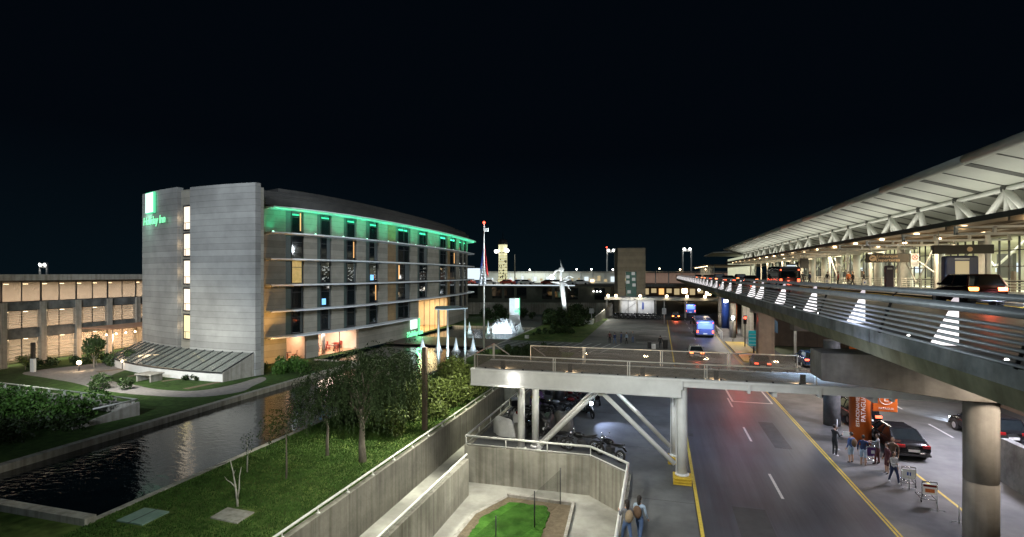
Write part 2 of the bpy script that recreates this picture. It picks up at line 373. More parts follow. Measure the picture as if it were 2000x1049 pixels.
# canal and pond
sheet('pond_water', [(-32.9, -22.3, 15.8, 94), (-38.6, -32.9, 52.2, 94)], -.28, M['water'])
b = MB()
b.box(-33.2, -32.7, 15.4, 52.3, -.8, .10); b.box(-38.6, -33.2, 51.9, 52.3, -.8, .097); b.box(-38.6, -22.0, 94, 94.3, -.8, .05); b.box(-22.3, -22.0, 15.8, 94, -.8, .03)
tag(b.build('canal_kerb', M['conc']), 'long low concrete kerb edging the dark canal', 'kerb')
b = MB(); b.box(-33.2, -21.9, 15.3, 15.75, -.9, .28)
tag(b.build('canal_end_wall', M['conc']), 'low concrete wall closing the near end of the canal', 'low wall')
# timber walkway over the pond, light strips between the boards
b = MB()
for i in range(9): b.box(-38.2, -22.0+.0, 68+i*.95, 68+i*.95+.85, -.12, .02+.001*i)
tag(b.build('boardwalk', M['wood']), 'dark timber boardwalk crossing the pond between the fountain rows', 'walkway')
sheet('boardwalk_paving', [(-22.0, -13.5, 66.2, 76)], .004, M['lot'])
b = MB()
for i in range(13):
    x = -23.5+i*1.35; b.poly([(x, 66.6, .009), (x+.12, 66.6, .009), (x+2.0, 75.4, .009), (x+1.88, 75.4, .009)])
struct(b.build('crossing_stripes', M['wline']))
# garden paths and plots
def smooth_poly(pts, n=5):
    out = []; k = len(pts)
    for i in range(k):
        p0, p1, p2, p3 = [Vector(pts[(i+j-1) % k]) for j in range(4)]
        for t in range(n):
            t /= n; out.append(.5*((2*p1)+(-p0+p2)*t+(2*p0-5*p1+4*p2-p3)*t*t+(-p0+3*p1-3*p2+p3)*t**3))
    return out
b = MB(); pa = smooth_poly([(-62, 37.5), (-57, 36.2), (-51.7, 35.2), (-46, 33.6), (-41, 33.2), (-36.2, 33.8), (-34.2, 36.2), (-34.9, 38.6), (-35.8, 41.2), (-37.2, 42.0), (-37.0, 38.5), (-38.2, 35.6), (-42, 35.2), (-46.5, 36.3), (-50.4, 37.2), (-53.0, 40.5), (-55.5, 46.5), (-58.5, 46.6), (-60.8, 42.6)])
b.poly([(p.x, p.y, .006) for p in pa]); struct(b.build('garden_path', M['path']))
b = MB()
for i in range(3): b.poly([(-55.5+i*5.3, 39.8-i*.9, .010), (-54.3+i*5.3, 42.2-i*.9, .010), (-53.8+i*5.3, 42.1-i*.9, .010), (-54.9+i*5.3, 39.6-i*.9, .010)])
b.poly([(-40.0, 36.0, .01), (-39.2, 41.2, .01), (-38.6, 41.1, .01), (-39.3, 35.9, .01)])
struct(b.build('planting_soil', M['soil']))
# pavement markings
b = MB()
for x0, x1 in ((8.70, 8.78), (8.84, 8.92)): b.box(x0, x1, -20, 118, .0, .008)
b.box(1.52, 1.66, -20, 118, 0, .008)
b.box(12.28, 12.40, 8, 31, 0, .008)
struct(b.build('yellow_road_lines', M['yline']))
b = MB()
y = 9.0
while y < 118:
    if not 43 < y < 48: b.box(5.22, 5.34, y, y+3.0, 0, .008)
    y += 8.3
b.box(5.6, 8.4, 44.0, 44.2, 0, .008); b.box(5.45, 5.6, 44.0, 52, 0, .008); b.box(8.3, 8.42, 44.2, 52, 0, .008)
for i in range(18): b.box(17.2, 17.32, 10+i*7, 13+i*7, 0, .008)
for i in range(9): b.box(-9.5, -4.8, 48+i*2.6, 48.1+i*2.6, 0, .008)
for i in range(5): b.box(-3.2+i*.01, 1.2, 60+i*9, 60.1+i*9, 0, .007)
struct(b.build('white_road_lines', M['wline']))
b = MB()
for x, y in ((-2.2, 30), (-6.1, 41), (1.48, 12)): b.box(x, x+.03, 12 if x > 1 else 30, 118, 0, .003) if x > 1 else b.box(x, x+.025, 28.8, 90, 0, .003)
for yy in (24, 31, 38, 47, 57): b.box(-1.4 if yy < 28 else -9.8, 1.5, yy, yy+.025, 0, .004)
struct(b.build('paving_joints', M['black']))
b = MB()
for x, y, w_, h_ in ((3.0, 21, 1.3, 3.2), (6.4, 33, .9, 5.5), (2.2, 52, 1.6, 4), (6.0, 66, 1.2, 6), (-6, 55, 2.2, 3.4), (-3.5, 80, 3, 2.5), (14.8, 44, 1.4, 4)): b.box(x, x+w_, y, y+h_, 0, .003)
struct(b.build('road_patches', mat('asphalt patch', (.028, .028, .03), (.05, .05, .052), 2, .7)))
b = MB()
for y in (18.5, 34, 49.5, 65): b.box(1.72, 2.02, y, y+.55, 0, .006)
struct(b.build('drain_grates', M['dark']))
b = MB(); b.box(9.2, 11.8, 64, 82, 0, .12)
tag(b.build('yellow_platform', M['yellow'], bevel=.02), 'yellow painted raised platform on the island before the brown pier', 'platform')
b = MB(); b.box(14.6, 24, 70, 79, 0, .05); struct(b.build('green_paving', mat('green paving', (.16, .20, .12), (.22, .27, .17), 1.5, .8)))

# two slabs in the lawn
b = MB(); b.poly([]) if False else None
b.box(-21.1, -19.75, 15.95, 17.15, 0, .06); b.cur = 1; b.box(-20.45, -20.40, 15.9, 17.2, .04, .066)
tag(b.build('utility_cover', [mat('grey green cover', (.15, .24, .20), (.22, .32, .27), 3, .6), M['black']], bevel=.01), 'flat grey green utility cover in two leaves set in the lawn', 'utility cover')
b = MB(); b.prism([(-17.7, 17.2), (-16.25, 17.1), (-16.3, 18.1), (-17.75, 18.15)], -.02, .05)
tag(b.build('stone_slab', M['conc'], bevel=.02), 'square pale concrete slab in the lawn below the bare sapling', 'slab')

# ---------------------------------------------------------------- ramp and court walls
t = thing('ramp_wall', 'long concrete ramp wall with pipe handrail beside the lawn', 'wall', (-13.2, 30, -2))
def loc(b): return b
def rel(t, b):      # shift world-space geometry of a part into the frame of its thing (no rotation)
    l = t.location; b.v = [(p[0]-l.x, p[1]-l.y, p[2]-l.z) for p in b.v]; return b
rel(t, MB().box(-13.5, -13.2, -5, 44.3, -2.1, .26)).build('wall_panel', M['concpit'], t)
b = MB(); b.tube([(-13.38, -5, .5), (-13.38, 44.2, .5)], .055, 10); rel(t, b).build('handrail', M['whitesteel'], t)
b = MB()
for i in range(16): b.tube([(-13.36, 12+i*2.1, .24), (-13.38, 12+i*2.1, .5)], .03, 6); b.lathe((-13.36, 12+i*2.1, .26), [(.09, 0), (.07, .05), (.03, .07)], 8)
rel(t, b).build('bracket', M['whitesteel'], t)
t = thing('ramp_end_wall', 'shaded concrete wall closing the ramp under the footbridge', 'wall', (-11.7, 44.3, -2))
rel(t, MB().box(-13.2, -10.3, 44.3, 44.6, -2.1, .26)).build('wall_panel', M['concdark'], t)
t = thing('inner_ramp_wall', 'low concrete dividing wall with white handrail sloping beside the court', 'wall', (-10.1, 22, -2))
b = MB(); b.box(-10.25, -9.95, 4, 26.6, -2.1, -.02); rel(t, b).build('wall_panel', M['concpit'], t)
b = MB(); b.tube([(-10.1, 4, .18), (-10.1, 26.7, .18)], .055, 10)
for i in range(8): b.tube([(-10.1, 12+i*2.05, -.05), (-10.1, 12+i*2.05, .18)], .025, 6)
rel(t, b).build('handrail', M['whitesteel'], t)
t = thing('court_wall', 'concrete retaining wall with white pipe railing round the sunken court', 'wall', (-6, 28.4, -2))
pl = [(-10.85, 44.3), (-10.85, 28.3), (-3.65, 28.35), (-1.6, 26.4), (-1.6, -3)]
b = MB()
def wallseg(b, p, q, th, z0, z1):
    p = Vector(p); q = Vector(q); d = (q-p).normalized(); n = Vector((-d.y, d.x))*th
    b.prism([tuple(p), tuple(q), tuple(q+n), tuple(p+n)], z0, z1)
for i, (p, q) in enumerate(zip(pl, pl[1:])): wallseg(b, p, q, .24+.003*i, -2.1, .10+.003*i)
rel(t, b).build('wall_panel', M['concpit'], t)
b = MB(); rp_ = [(x, y, .62) for x, y in [(-10.75, 44.2), (-10.78, 28.4), (-3.6, 28.45), (-1.5, 26.45), (-1.5, 2)]]
b.tube(rp_, .065, 10); b.tube([(x, y, .17) for x, y, z in rp_], .028, 8)
rel(t, b).build('handrail', M['whitesteel'], t)
for p, q in zip(rp_, rp_[1:]):
    p, q = Vector(p), Vector(q); n = max(1, int((q-p).length/2.1))
    for i in range(n):
        a = p.lerp(q, i/n); b = MB(); b.tube([(a.x, a.y, .1), (a.x, a.y, .62)], .028, 6); rel(t, b).build('post', M['whitesteel'], t)
# court lawn bed
t = thing('court_planter', 'grass bed with brown soil rim and pale kerb in the sunken court', 'planter', (-6, 22, -2))
out = [(-9.3, 12), (-9.0, 24.6), (-7.9, 27.0), (-4.2, 26.9), (-4.0, 23.2), (-3.9, 12)]
inn = [(-9.1, 12), (-8.8, 24.5), (-7.8, 26.85), (-4.35, 26.75), (-4.15, 23.2), (-4.05, 12)]
b = MB()
for i in range(len(out)-1): b.prism([out[i], out[i+1], inn[i+1], inn[i]], -2, -1.93 if i < 2 else -1.80)
rel(t, b).build('kerb', M['conc'], t)
rel(t, MB().poly([(x, y, -1.95) for x, y in inn])).build('soil', M['soil'], t)
M['blade2'] = mat('court grass', (.030, .10, .012), (.075, .19, .028), 2.2, .95, bump=1., spec=.1, detail=14, blotch=.9)
gq = [Vector(p) for p in [(-8.6, 12), (-8.35, 24.2), (-7.5, 26.2), (-5.6, 26.25), (-5.2, 25.4), (-5.2, 12)]]; Rg = random.Random(2); gp = []
for p, q in zip(gq, gq[1:]+gq[:1]):
    n_ = max(2, int((q-p).length/.16)); gp += [p.lerp(q, i/n_)+Vector((Rg.uniform(-.06, .06), Rg.uniform(-.06, .06))) for i in range(n_)]
rel(t, MB().prism([tuple(p) for p in gp], -1.96, -1.90)).build('grass', M['blade2'], t)
# short grass blades give the court lawn and lawn edge a nap
def blades(name, label, area, n, hgt, z, m, test=None):
    R = random.Random(3); vs = []; fs = []
    while len(fs) < n:
        x = area[0]+(area[1]-area[0])*R.random(); y = area[2]+(area[3]-area[2])*R.random()
        if test and not test(x, y): continue
        a = R.random()*pi; h_ = hgt*(.5+R.random()); w_ = .018+.02*R.random(); lx = (R.random()-.5)*h_; ly = (R.random()-.5)*h_; o = len(vs)
        vs += [(x-cos(a)*w_, y-sin(a)*w_, z), (x+cos(a)*w_, y+sin(a)*w_, z), (x+lx, y+ly, z+h_)]; fs.append((o, o+1, o+2))
    me = bpy.data.meshes.new(name); me.from_pydata(vs, [], fs); me.materials.append(m); o = bpy.data.objects.new(name, me); COL.objects.link(o)
    return tag(o, label, 'grass', kind='stuff')
M['blade'] = mat('grass blade', (.035, .085, .015), (.09, .18, .035), 1.4, .8, island=.5, spec=.2)
blades('grass', 'mown grass on the lawn between canal and ramp wall', (-21.9, -13.6, 14, 40), 60000, .07, 0, M['blade'], lambda x, y: not (-21.2 < x < -19.6 and 15.8 < y < 17.3) and not (-17.8 < x < -16.2 and 17 < y < 18.3))
# green net fence over the bed
t = thing('net_fence', 'dark net fence on three thin posts crossing the court lawn', 'fence', (-5.4, 24, -1.95))
fp = [(-4.95, 26.75, -.05), (-5.65, 23.9, -.2), (-6.7, 21.2, -.3), (-7.4, 18.2, -.35)]
for x, y, z in fp[:3]: rel(t, MB().tube([(x, y, -1.95), (x, y, z)], .028, 8)).build('post', M['dark'], t)
M['net'] = mat('net', (.02, .035, .02), rough=.8, alpha=.28)
b = MB(); b.strip([(x, y, -1.9) for x, y, z in fp], [(x, y, z-.1) for x, y, z in fp]); rel(t, b).build('netting', M['net'], t)

# ================================================================ FOOTBRIDGE
t = thing('footbridge', 'white steel footbridge with glass balustrades crossing over the road', 'footbridge', (1.1, 26.5, 0))
Y0, Y1 = 26.0, 29.6; XL, XR = -9.6, 6.9
rel(t, MB().box(XL, 24, Y0+.25, Y1-.25, 4.72, 4.94)).build('deck_slab', M['conc'], t)
b = MB(); b.box(XL-.02, 1.0, Y0+.04, Y0+.3, 4.18, 4.90); b.box(1.0, 24, Y0+.08, Y0+.28, 4.62, 4.9); b.box(XL-.02, 1.0, Y0-.02, Y0+.36, 4.12, 4.19); b.box(XL-.02, 24, Y0-.02, Y0+.26, 4.9, 5.02)
for x in (.95, 3.9, 6.8, 9.6): b.box(x, x+.12, Y0+.0, Y0+.3, 4.5, 4.95)
rel(t, b).build('front_beam', M['white'], t)
b = MB(); b.box(XL-.02, 1.0, Y1-.3, Y1-.04, 4.18, 4.96); b.box(1.0, 24, Y1-.28, Y1-.06, 4.6, 4.96); b.box(XL-.02, XL+.2, Y0+.3, Y1-.3, 4.18, 4.72); rel(t, b).build('rear_beam', M['white'], t)
for x in (-6.8, -3.0, 1.0, 5, 9, 13): rel(t, MB().box(x, x+.18, Y0+.3, Y1-.3, 4.35, 4.72)).build('cross_beam', M['white'], t)
for x, y, z0 in ((-7.62, 28.95, 0), (-6.93, 29.55, 0), (1.05, 26.4, .35), (.85, 29.1, .35)):
    b = MB(); r = .21 if x < 0 else .24
    b.tube([(x, y, z0), (x, y, 4.2 if x < 0 else 4.62)], r, 16); b.lathe((x, y, z0), [(r+.09, 0), (r+.09, .05), (r, .08)], 16)
    if x > 0: b.box(x-r-.05, x-r-.02, y-.12, y+.12, z0+.1, 4.4)
    rel(t, b).build('column', M['white'], t)
for p, q in (((-6.6, 28.85, .15), (-2.7, 28.6, 4.15)), ((-6.7, 29.45, .15), (-2.9, 29.3, 4.15)), ((-2.9, 26.5, 4.15), (.7, 26.5, .8)), ((-2.9, 29.1, 4.15), (.55, 29.1, .8))):
    b = MB(); b.tube([p, q], .115, 12); b.tube([Vector(p)-Vector((.06, 0, .12)), Vector(p).lerp(Vector(q), .04)], .16, 10); rel(t, b).build('brace', M['white'], t)
for x, y in ((1.05, 26.35), (.85, 29.05)):
    b = MB(); b.box(x-.42, x+.42, y-.42, y+.42, 0, .08); b.box(x-.36, x+.36, y-.36, y+.36, .08, .34)
    for dx in (-.39, .39):
        for dz in (.12, .26): b.box(x+dx-.03, x+dx+.03, y-.4, y+.4, dz, dz+.07)
    for dz in (.12, .26): b.box(x-.4, x+.4, y-.44, y-.38, dz, dz+.07)
    rel(t, b).build('yellow_footing', M['yellow'], t, bevel=.012)
# balustrades
def balustrade(y, xs, z0, z1, ends):
    b = MB(); b.box(xs[0], xs[-1], y-.035, y+.035, z1-.045, z1); rel(t, b).build('top_rail', M['alu'], t)
    for i, x in enumerate(xs):
        b = MB()
        for dx in ((-.05, .05) if 0 < i < len(xs)-1 else (0,)): b.box(x+dx-.022, x+dx+.022, y-.03, y+.03, z0, z1-.04)
        rel(t, b).build('baluster_post', M['alu'], t)
    for a, c in zip(xs, xs[1:]):
        rel(t, MB().box(a+.09, c-.09, y-.006, y+.006, z0+.04, z1-.06)).build('glass_pane', M['bglass'], t)
        b = MB()
        for k in range(4): xx = a+(c-a)*(k+.6)/4.2; b.box(xx-.04, xx+.04, y-.05, y+.05, z0+.0, z0+.07); b.box(xx-.03, xx+.03, y-.04, y+.04, z1-.10, z1-.05)
        rel(t, b).build('clamp', M['dark'], t)
balustrade(Y0+.15, [-9.45, -5.15, -1.45, 2.1, 6.75], 5.02, 5.75, 0)
balustrade(Y1-.1, [-7.2, -4.1, .1, 3.5, 6.75], 4.96, 5.86, 0)
b = MB()     # return rail at the west end of the bridge and the stair that leaves it
b.bar((-9.45, Y0+.15, 5.73), (-9.45, Y1-.1, 5.86), .07, .05); b.bar((-9.45, Y0+.2, 5.02), (-9.45, Y0+.2, 5.7), .06, .05); b.bar((-9.45, Y1-.1, 5), (-9.45, Y1-.1, 5.86), .12, .08)
b.bar((-9.45, Y1-.1, 5.85), (-8.8, Y1+.9, 5.1), .07, .05); b.bar((-7.2, Y1-.1, 5.85), (-6.55, Y1+.9, 5.1), .07, .05); b.bar((-9.45, Y0+.6, 5), (-9.45, Y0+.6, 5.75), .05, .05)
rel(t, b).build('end_rail', M['alu'], t)
for x in (-8.0, -4.4, -.8, 2.6, 6.3):
    b = MB(); b.box(x-.11, x+.11, Y0+.5, Y0+.62, 4.94, 5.40); p_ = rel(t, b).build('light_bollard', M['black'], t)
    b = MB(); b.box(x-.07, x+.07, Y0+.62, Y0+.64, 5.00, 5.06); rel(t, b).build('lens', M['lampwarm'], p_)
    lamp('bollard_light', 'AREA', (x, Y0+.68, 5.06), 14, WARM, .25, (x, Y0+1.6, 4.94), .06)
b = MB(); b.lathe((-7.25, Y0-.16, 4.55), [(.10, -.10), (.19, -.06), (.2, .04), (.12, .1)], 14); b.box(-7.3, -7.2, Y0-.1, Y0+.05, 4.55, 4.62)
rel(t, b).build('floodlight', M['lampw'], t)
lamp('footbridge_floodlight', 'SPOT', (-7.25, Y0-.42, 4.5), 2400, (1, .97, .84), .15, (-8.0, 22.5, -2), spot=158, blend=.5)
for x, c in ((-6, (1, .97, .86)), (-1.5, COOL)):
    b = MB(); b.box(x-.3, x+.3, 28.0, 28.16, 4.64, 4.72); rel(t, b).build('underside_light', M['lampw'], t)
    lamp('underside_light_beam', 'AREA', (x, 28.08, 4.6), 60, c, .5, (x, 28.1, 0), .15)

# ================================================================ HOTEL
HOT = thing('hotel', 'boarded concrete hotel with a curved ledge-banded front and green lit eave', 'hotel', (-45, 60, 0))
def hb(b, name, m, parent=None, **k):
    if parent is None or parent == HOT: return rel(HOT, b).build(name, m, HOT, **k)
    return rel(HOT, b).build(name, m, parent, **k)
# --- slab tower
A = Vector((-57.3, 46.3)); B_ = Vector((-38.0, 42.3)); nv = Vector((-.203, -.979))
def arc(t, off=0):
    p = A.lerp(B_, t)+nv*(1.9*4*t*(1-t)*.62+off); return (p.x, p.y)
def run(t0, t1, off, n=12): return [arc(t0+(t1-t0)*i/n, off) for i in range(n+1)]
ZT = 18.85
hb(MB().slab(run(0, .45, 0, 8), run(0, .45, -.6, 8), 0, ZT+.3), 'tower_wall', M['board'])
hb(MB().slab(run(.56, 1, 0), run(.56, 1, -.6), 0, ZT+.1), 'tower_wall', M['board'])
hb(MB().slab(run(.45, .56, -.40, 3), run(.45, .56, -.6, 3), 0, ZT), 'stair_slot', M['facade'])
# sides and roof of the tower
def side(p, q, th=.3): b = MB(); wallseg(b, p, q, th, 0, ZT-.3); return b
c0, c1 = arc(0, -.6), arc(1, -.6)
hb(side((-42.6, 45.0), (c1[0]+.0, c1[1]), .3), 'side_wall', M['facade']); hb(side(c0, (c0[0]+1.6, c0[1]+8), .3), 'side_wall', M['facade'])
hb(MB().prism([c0, c1, (-42.5, 49), (-55.5, 54)], ZT-1.0, ZT-.6), 'tower_roof', M['roofdk'])
M['stair'] = mat('lit stair window', (.3, .26, .2), emit=(1, .84, .66), es=1.35)
M['stairy'] = mat('lit stair window yellow', (.3, .26, .2), emit=(1, .86, .42), es=1.0)
for z0, z1, mm in ((14.6, 17.1, 'stair'), (11.85, 14.25, 'stair'), (8.95, 11.45, 'stair'), (6.15, 8.5, 'stair'), (3.2, 5.75, 'stairy')):
    pA, pB = arc(.485, -.26), arc(.558, -.18)
    b = MB(); b.bar((*pA, z0), (*pB, z0), .14, .12); b.bar((*pA, z1), (*pB, z1), .14, .16); b.bar((*pA, z0), (*pA, z1), .1, .1); b.bar((*pA, z0+.75), (*pB, z0+.75), .05, .05); b.bar((*arc(.50, -.24), z0), (*arc(.50, -.24), z0+.75), .05, .05)
    f = hb(b, 'window', M['dark']); hb(MB().extr([(*pA, z0), (*pB, z0), (*pB, z1), (*pA, z1)], (0, .05, 0)), 'pane', M[mm], f)
    lamp('stair_light', 'AREA', (arc(.478, -.2)[0], arc(.478, -.2)[1]-.05, (z0+z1)/2), 12, (1, .72, .42), .3, (arc(.45, -.35)[0]-1, arc(.45, -.35)[1], (z0+z1)/2), 2.2)
# --- illuminated sign on the tower
dr = (Vector(arc(.25))-Vector(arc(0))).normalized(); SR = (dr.x, dr.y, 0)
def sign(par, c, wid, hgt, tsize, tc_, tz, mlogo):
    b = MB(); r = Vector(SR); n = Vector((r.y, -r.x, 0)); c = Vector(c)
    q = [c-r*wid/2-Vector((0, 0, hgt/2)), c+r*wid/2-Vector((0, 0, hgt/2)), c+r*wid/2+Vector((0, 0, hgt/2)), c-r*wid/2+Vector((0, 0, hgt/2))]
    b.extr(q, n*.22); return b, [p+n*.225 for p in q]
S_ = thing('hotel_sign', 'white lit square sign over green Holiday Inn lettering high on the tower', 'sign', (*arc(.16, .15), 16))
cs = Vector((*arc(.172, .12), 17.85)); b, q = sign(None, cs, 2.35, 2.3, 1, 0, 0, 0)
rel(S_, b).build('sign_box', M['signgs'], S_); cc = sum((Vector(p) for p in q), Vector())/4
rel(S_, MB().extr([cc+(Vector(p)-cc)*.93 for p in q], Vector((SR[1], -SR[0], 0))*.03)).build('light_panel', M['logo'], S_)
o = text('Holiday Inn', 1.25, Vector((*arc(.215, .22), 15.85))-S_.location, SR, (0, 0, 1), M['signg'], S_, 'lettering', .02, .12, sx=1.12, bold=.004)
lamp('sign_glow', 'AREA', (arc(.12, .8)[0], arc(.12, .8)[1], 16.5), 45, (.4, 1, .7), 1.5, (*arc(.1, 0), 16), 2)
# --- glass lean-to at the tower foot
L_ = thing('glass_lean_to', 'sloping glazed lean-to on a white plinth at the foot of the tower', 'conservatory', (-46, 41, 0))
n = 16; ta = [.0+.99*i/n for i in range(n+1)]
ft = [arc(t_, 3.2) for t_ in ta]; bk = [arc(t_, .03) for t_ in ta]
rel(L_, MB().slab(ft, [arc(t_, 3.0) for t_ in ta], 0, .78)).build('plinth', M['white'], L_)
rel(L_, MB().slab([arc(t_, 3.28) for t_ in ta], [arc(t_, 2.95) for t_ in ta], .78, .86)).build('sill', M['dark'], L_)
for i in range(n):
    rel(L_, MB().extr([(*ft[i], .9), (*ft[i+1], .9), (*bk[i+1], 2.25), (*bk[i], 2.25)], (0, 0, .02))).build('glass_pane', M['sglass'], L_)
for i in range(n+1): rel(L_, MB().bar((*ft[i], .95), (*bk[i], 2.30), .07, .09)).build('glazing_bar', M['dark'], L_)
b = MB(); b.extr([(*ft[-1], .0), (*bk[-1], 0), (*bk[-1], 2.2), (*ft[-1], .85)], (.06, 0, 0)); rel(L_, b).build('side_panel', M['conc'], L_)
lamp('lean_to_light', 'AREA', (-50.0, 42.3, 1.5), 60, WARM, 6, (-50, 41, 0), .5)
b = MB(); b.box(-46.9, -44.9, 37.1, 38.5, .62, .74); b.box(-46.8, -46.65, 37.2, 38.4, 0, .62); b.box(-45.2, -45.05, 37.2, 38.4, 0, .62)
tag(b.build('stone_bench', M['conc'], bevel=.02), 'pale concrete slab bench on the grass before the glazed lean-to', 'bench')
# --- the curved front: polyline of the ledge edge
def lx(Y): return -36.9-(abs(72-Y)**3)/4000 if Y < 72 else -36.9-(Y-72)**2/460
EDGE = [(lx(Y), Y) for Y in [44.5+1.5*i for i in range(45)]]
EDGE = [p for p in EDGE if p[1] < 111]+[(-40.6, 112.3), (-41.5, 114.4), (-43.0, 116.3), (-45.2, 117.8), (-48, 118.6)]
EV = [Vector(p) for p in EDGE]
def normals(P):
    out = []
    for i in range(len(P)):
        d = (P[min(i+1, len(P)-1)]-P[max(i-1, 0)]).normalized(); out.append(Vector((d.y, -d.x)))
    return out
NV = normals(EV)
def off(k, i0=0, i1=None): return [tuple(p-n_*k) for p, n_ in list(zip(EV, NV))[i0:i1]]
WALL = [Vector(p) for p in off(1.35)]
SL = [0]
for p, q in zip(WALL, WALL[1:]): SL.append(SL[-1]+(q-p).length)
def at(s, o=0):
    for i in range(len(SL)-1):
        if s <= SL[i+1] or i == len(SL)-2:
            k = (s-SL[i])/(SL[i+1]-SL[i]); p = WALL[i].lerp(WALL[i+1], k); n_ = NV[i].lerp(NV[i+1], k).normalized(); p = p+n_*o; return (p.x, p.y)
def sY(Y):
    for i in range(len(WALL)-1):
        if WALL[i].y <= Y <= WALL[i+1].y: return SL[i]+(SL[i+1]-SL[i])*(Y-WALL[i].y)/(WALL[i+1].y-WALL[i].y)
    return SL[-1]
def wrun(s0, s1, o, step=1.2):
    n = max(1, int((s1-s0)/step)); return [at(s0+(s1-s0)*i/n, o) for i in range(n+1)]
LEV = [2.95, 5.85, 8.75, 11.65, 14.55, 17.35]
# body behind the panes
i1 = len(WALL)-1
body = [at(s, -.32) for s in [SL[-1]*i/50 for i in range(51)]]
poly_ = [(p[0], p[1]) for p in body]+[(-62, 114), (-62, 56), (-54, 50)]
M['inner'] = mat('dark interior', (.02, .02, .02), rough=.9)
sE, sF = sY(79), sY(94)
def core(s0, s1, z0, d=-9): hb(MB().slab(wrun(s0, s1, -.32), wrun(s0, s1, d), z0, 18.2), 'inner_core', M['inner'])
core(0, sE, 2.95); core(sE+.01, sF, 5.75); core(sF+.01, SL[-1], 2.95)
ys_open = [(50.2, 51.0, 52.4), (54.2, 54.9, 56.4), (58.5, 59.3, 61.0), (63.0, 64.1, 66.1), (70.9, 72.1, 75.9), (78.5, 79.7, 82.9), (88.3, 89.6, 93.2), (94.9, 95.3, 99.6), (102.0, 102.4, 105.0), (106.2, 106.6, 109.0), (110.0, 110.3, 113.0)]
OP = [(sY(a), sY(b_), sY(c_) if c_ < 111 else SL[-1]-2.0) for a, b_, c_ in ys_open]
def solid(s0, s1, z0, z1, m='facade', name='wall'):
    hb(MB().slab(wrun(s0, s1, 0), wrun(s0, s1, -.3), z0, z1), name, M[m])
prev = 0.
for a, f_, c_ in OP:
    z0 = 2.95 if prev > 8 and a < 60 else 2.95
    solid(prev, a, 2.95 if not sE-.2 < prev < sF and not sE-.2 < a < sF else 5.75, 17.4); prev = c_
solid(prev, SL[-1], 0, 17.4)
solid(sY(78), sE, 2.95, 5.75); hb(MB().slab(wrun(0, SL[-1], 0), wrun(0, SL[-1], -.3), 17.4, 18.6), 'roof_band', M['roofdk'])
# stepped dark roof band
b = MB(); b.slab(wrun(0, SL[-1], .15), wrun(0, SL[-1], -3.2), 18.6, 18.72); b.slab(wrun(0, SL[-1], -.7), wrun(0, SL[-1], -.9), 18.72, 19.15); b.slab(wrun(0, SL[-1], -.6), wrun(0, SL[-1], -9), 19.15, 19.3); b.slab(wrun(6, SL[-1]-14, -2.2), wrun(6, SL[-1]-14, -9), 19.3, 20.0)
hb(b, 'roof', M['roofdk'])
WG = [M['glass']]
M['wlit'] = mat('lit room', (.5, .35, .12), (.75, .55, .25), 2.5, .5, emit=(1, .66, .16), es=.30)
M['wlamp'] = emi('bedside glow', (1, .52, .18), 1.3)
M['wblue'] = emi('television glow', (.2, .55, 1), 1.6)
M['curtain'] = mat('curtain', (.07, .085, .09), (.12, .135, .14), 9, .8, stretch=(9, 9, .4))
M['wooden'] = mat('timber cladding', (.20, .125, .055), (.29, .19, .085), 1.4, .6, joint=.6, jdark=.6)
M['reflect'] = emi('lit room sliver', (.75, .8, .75), .35)
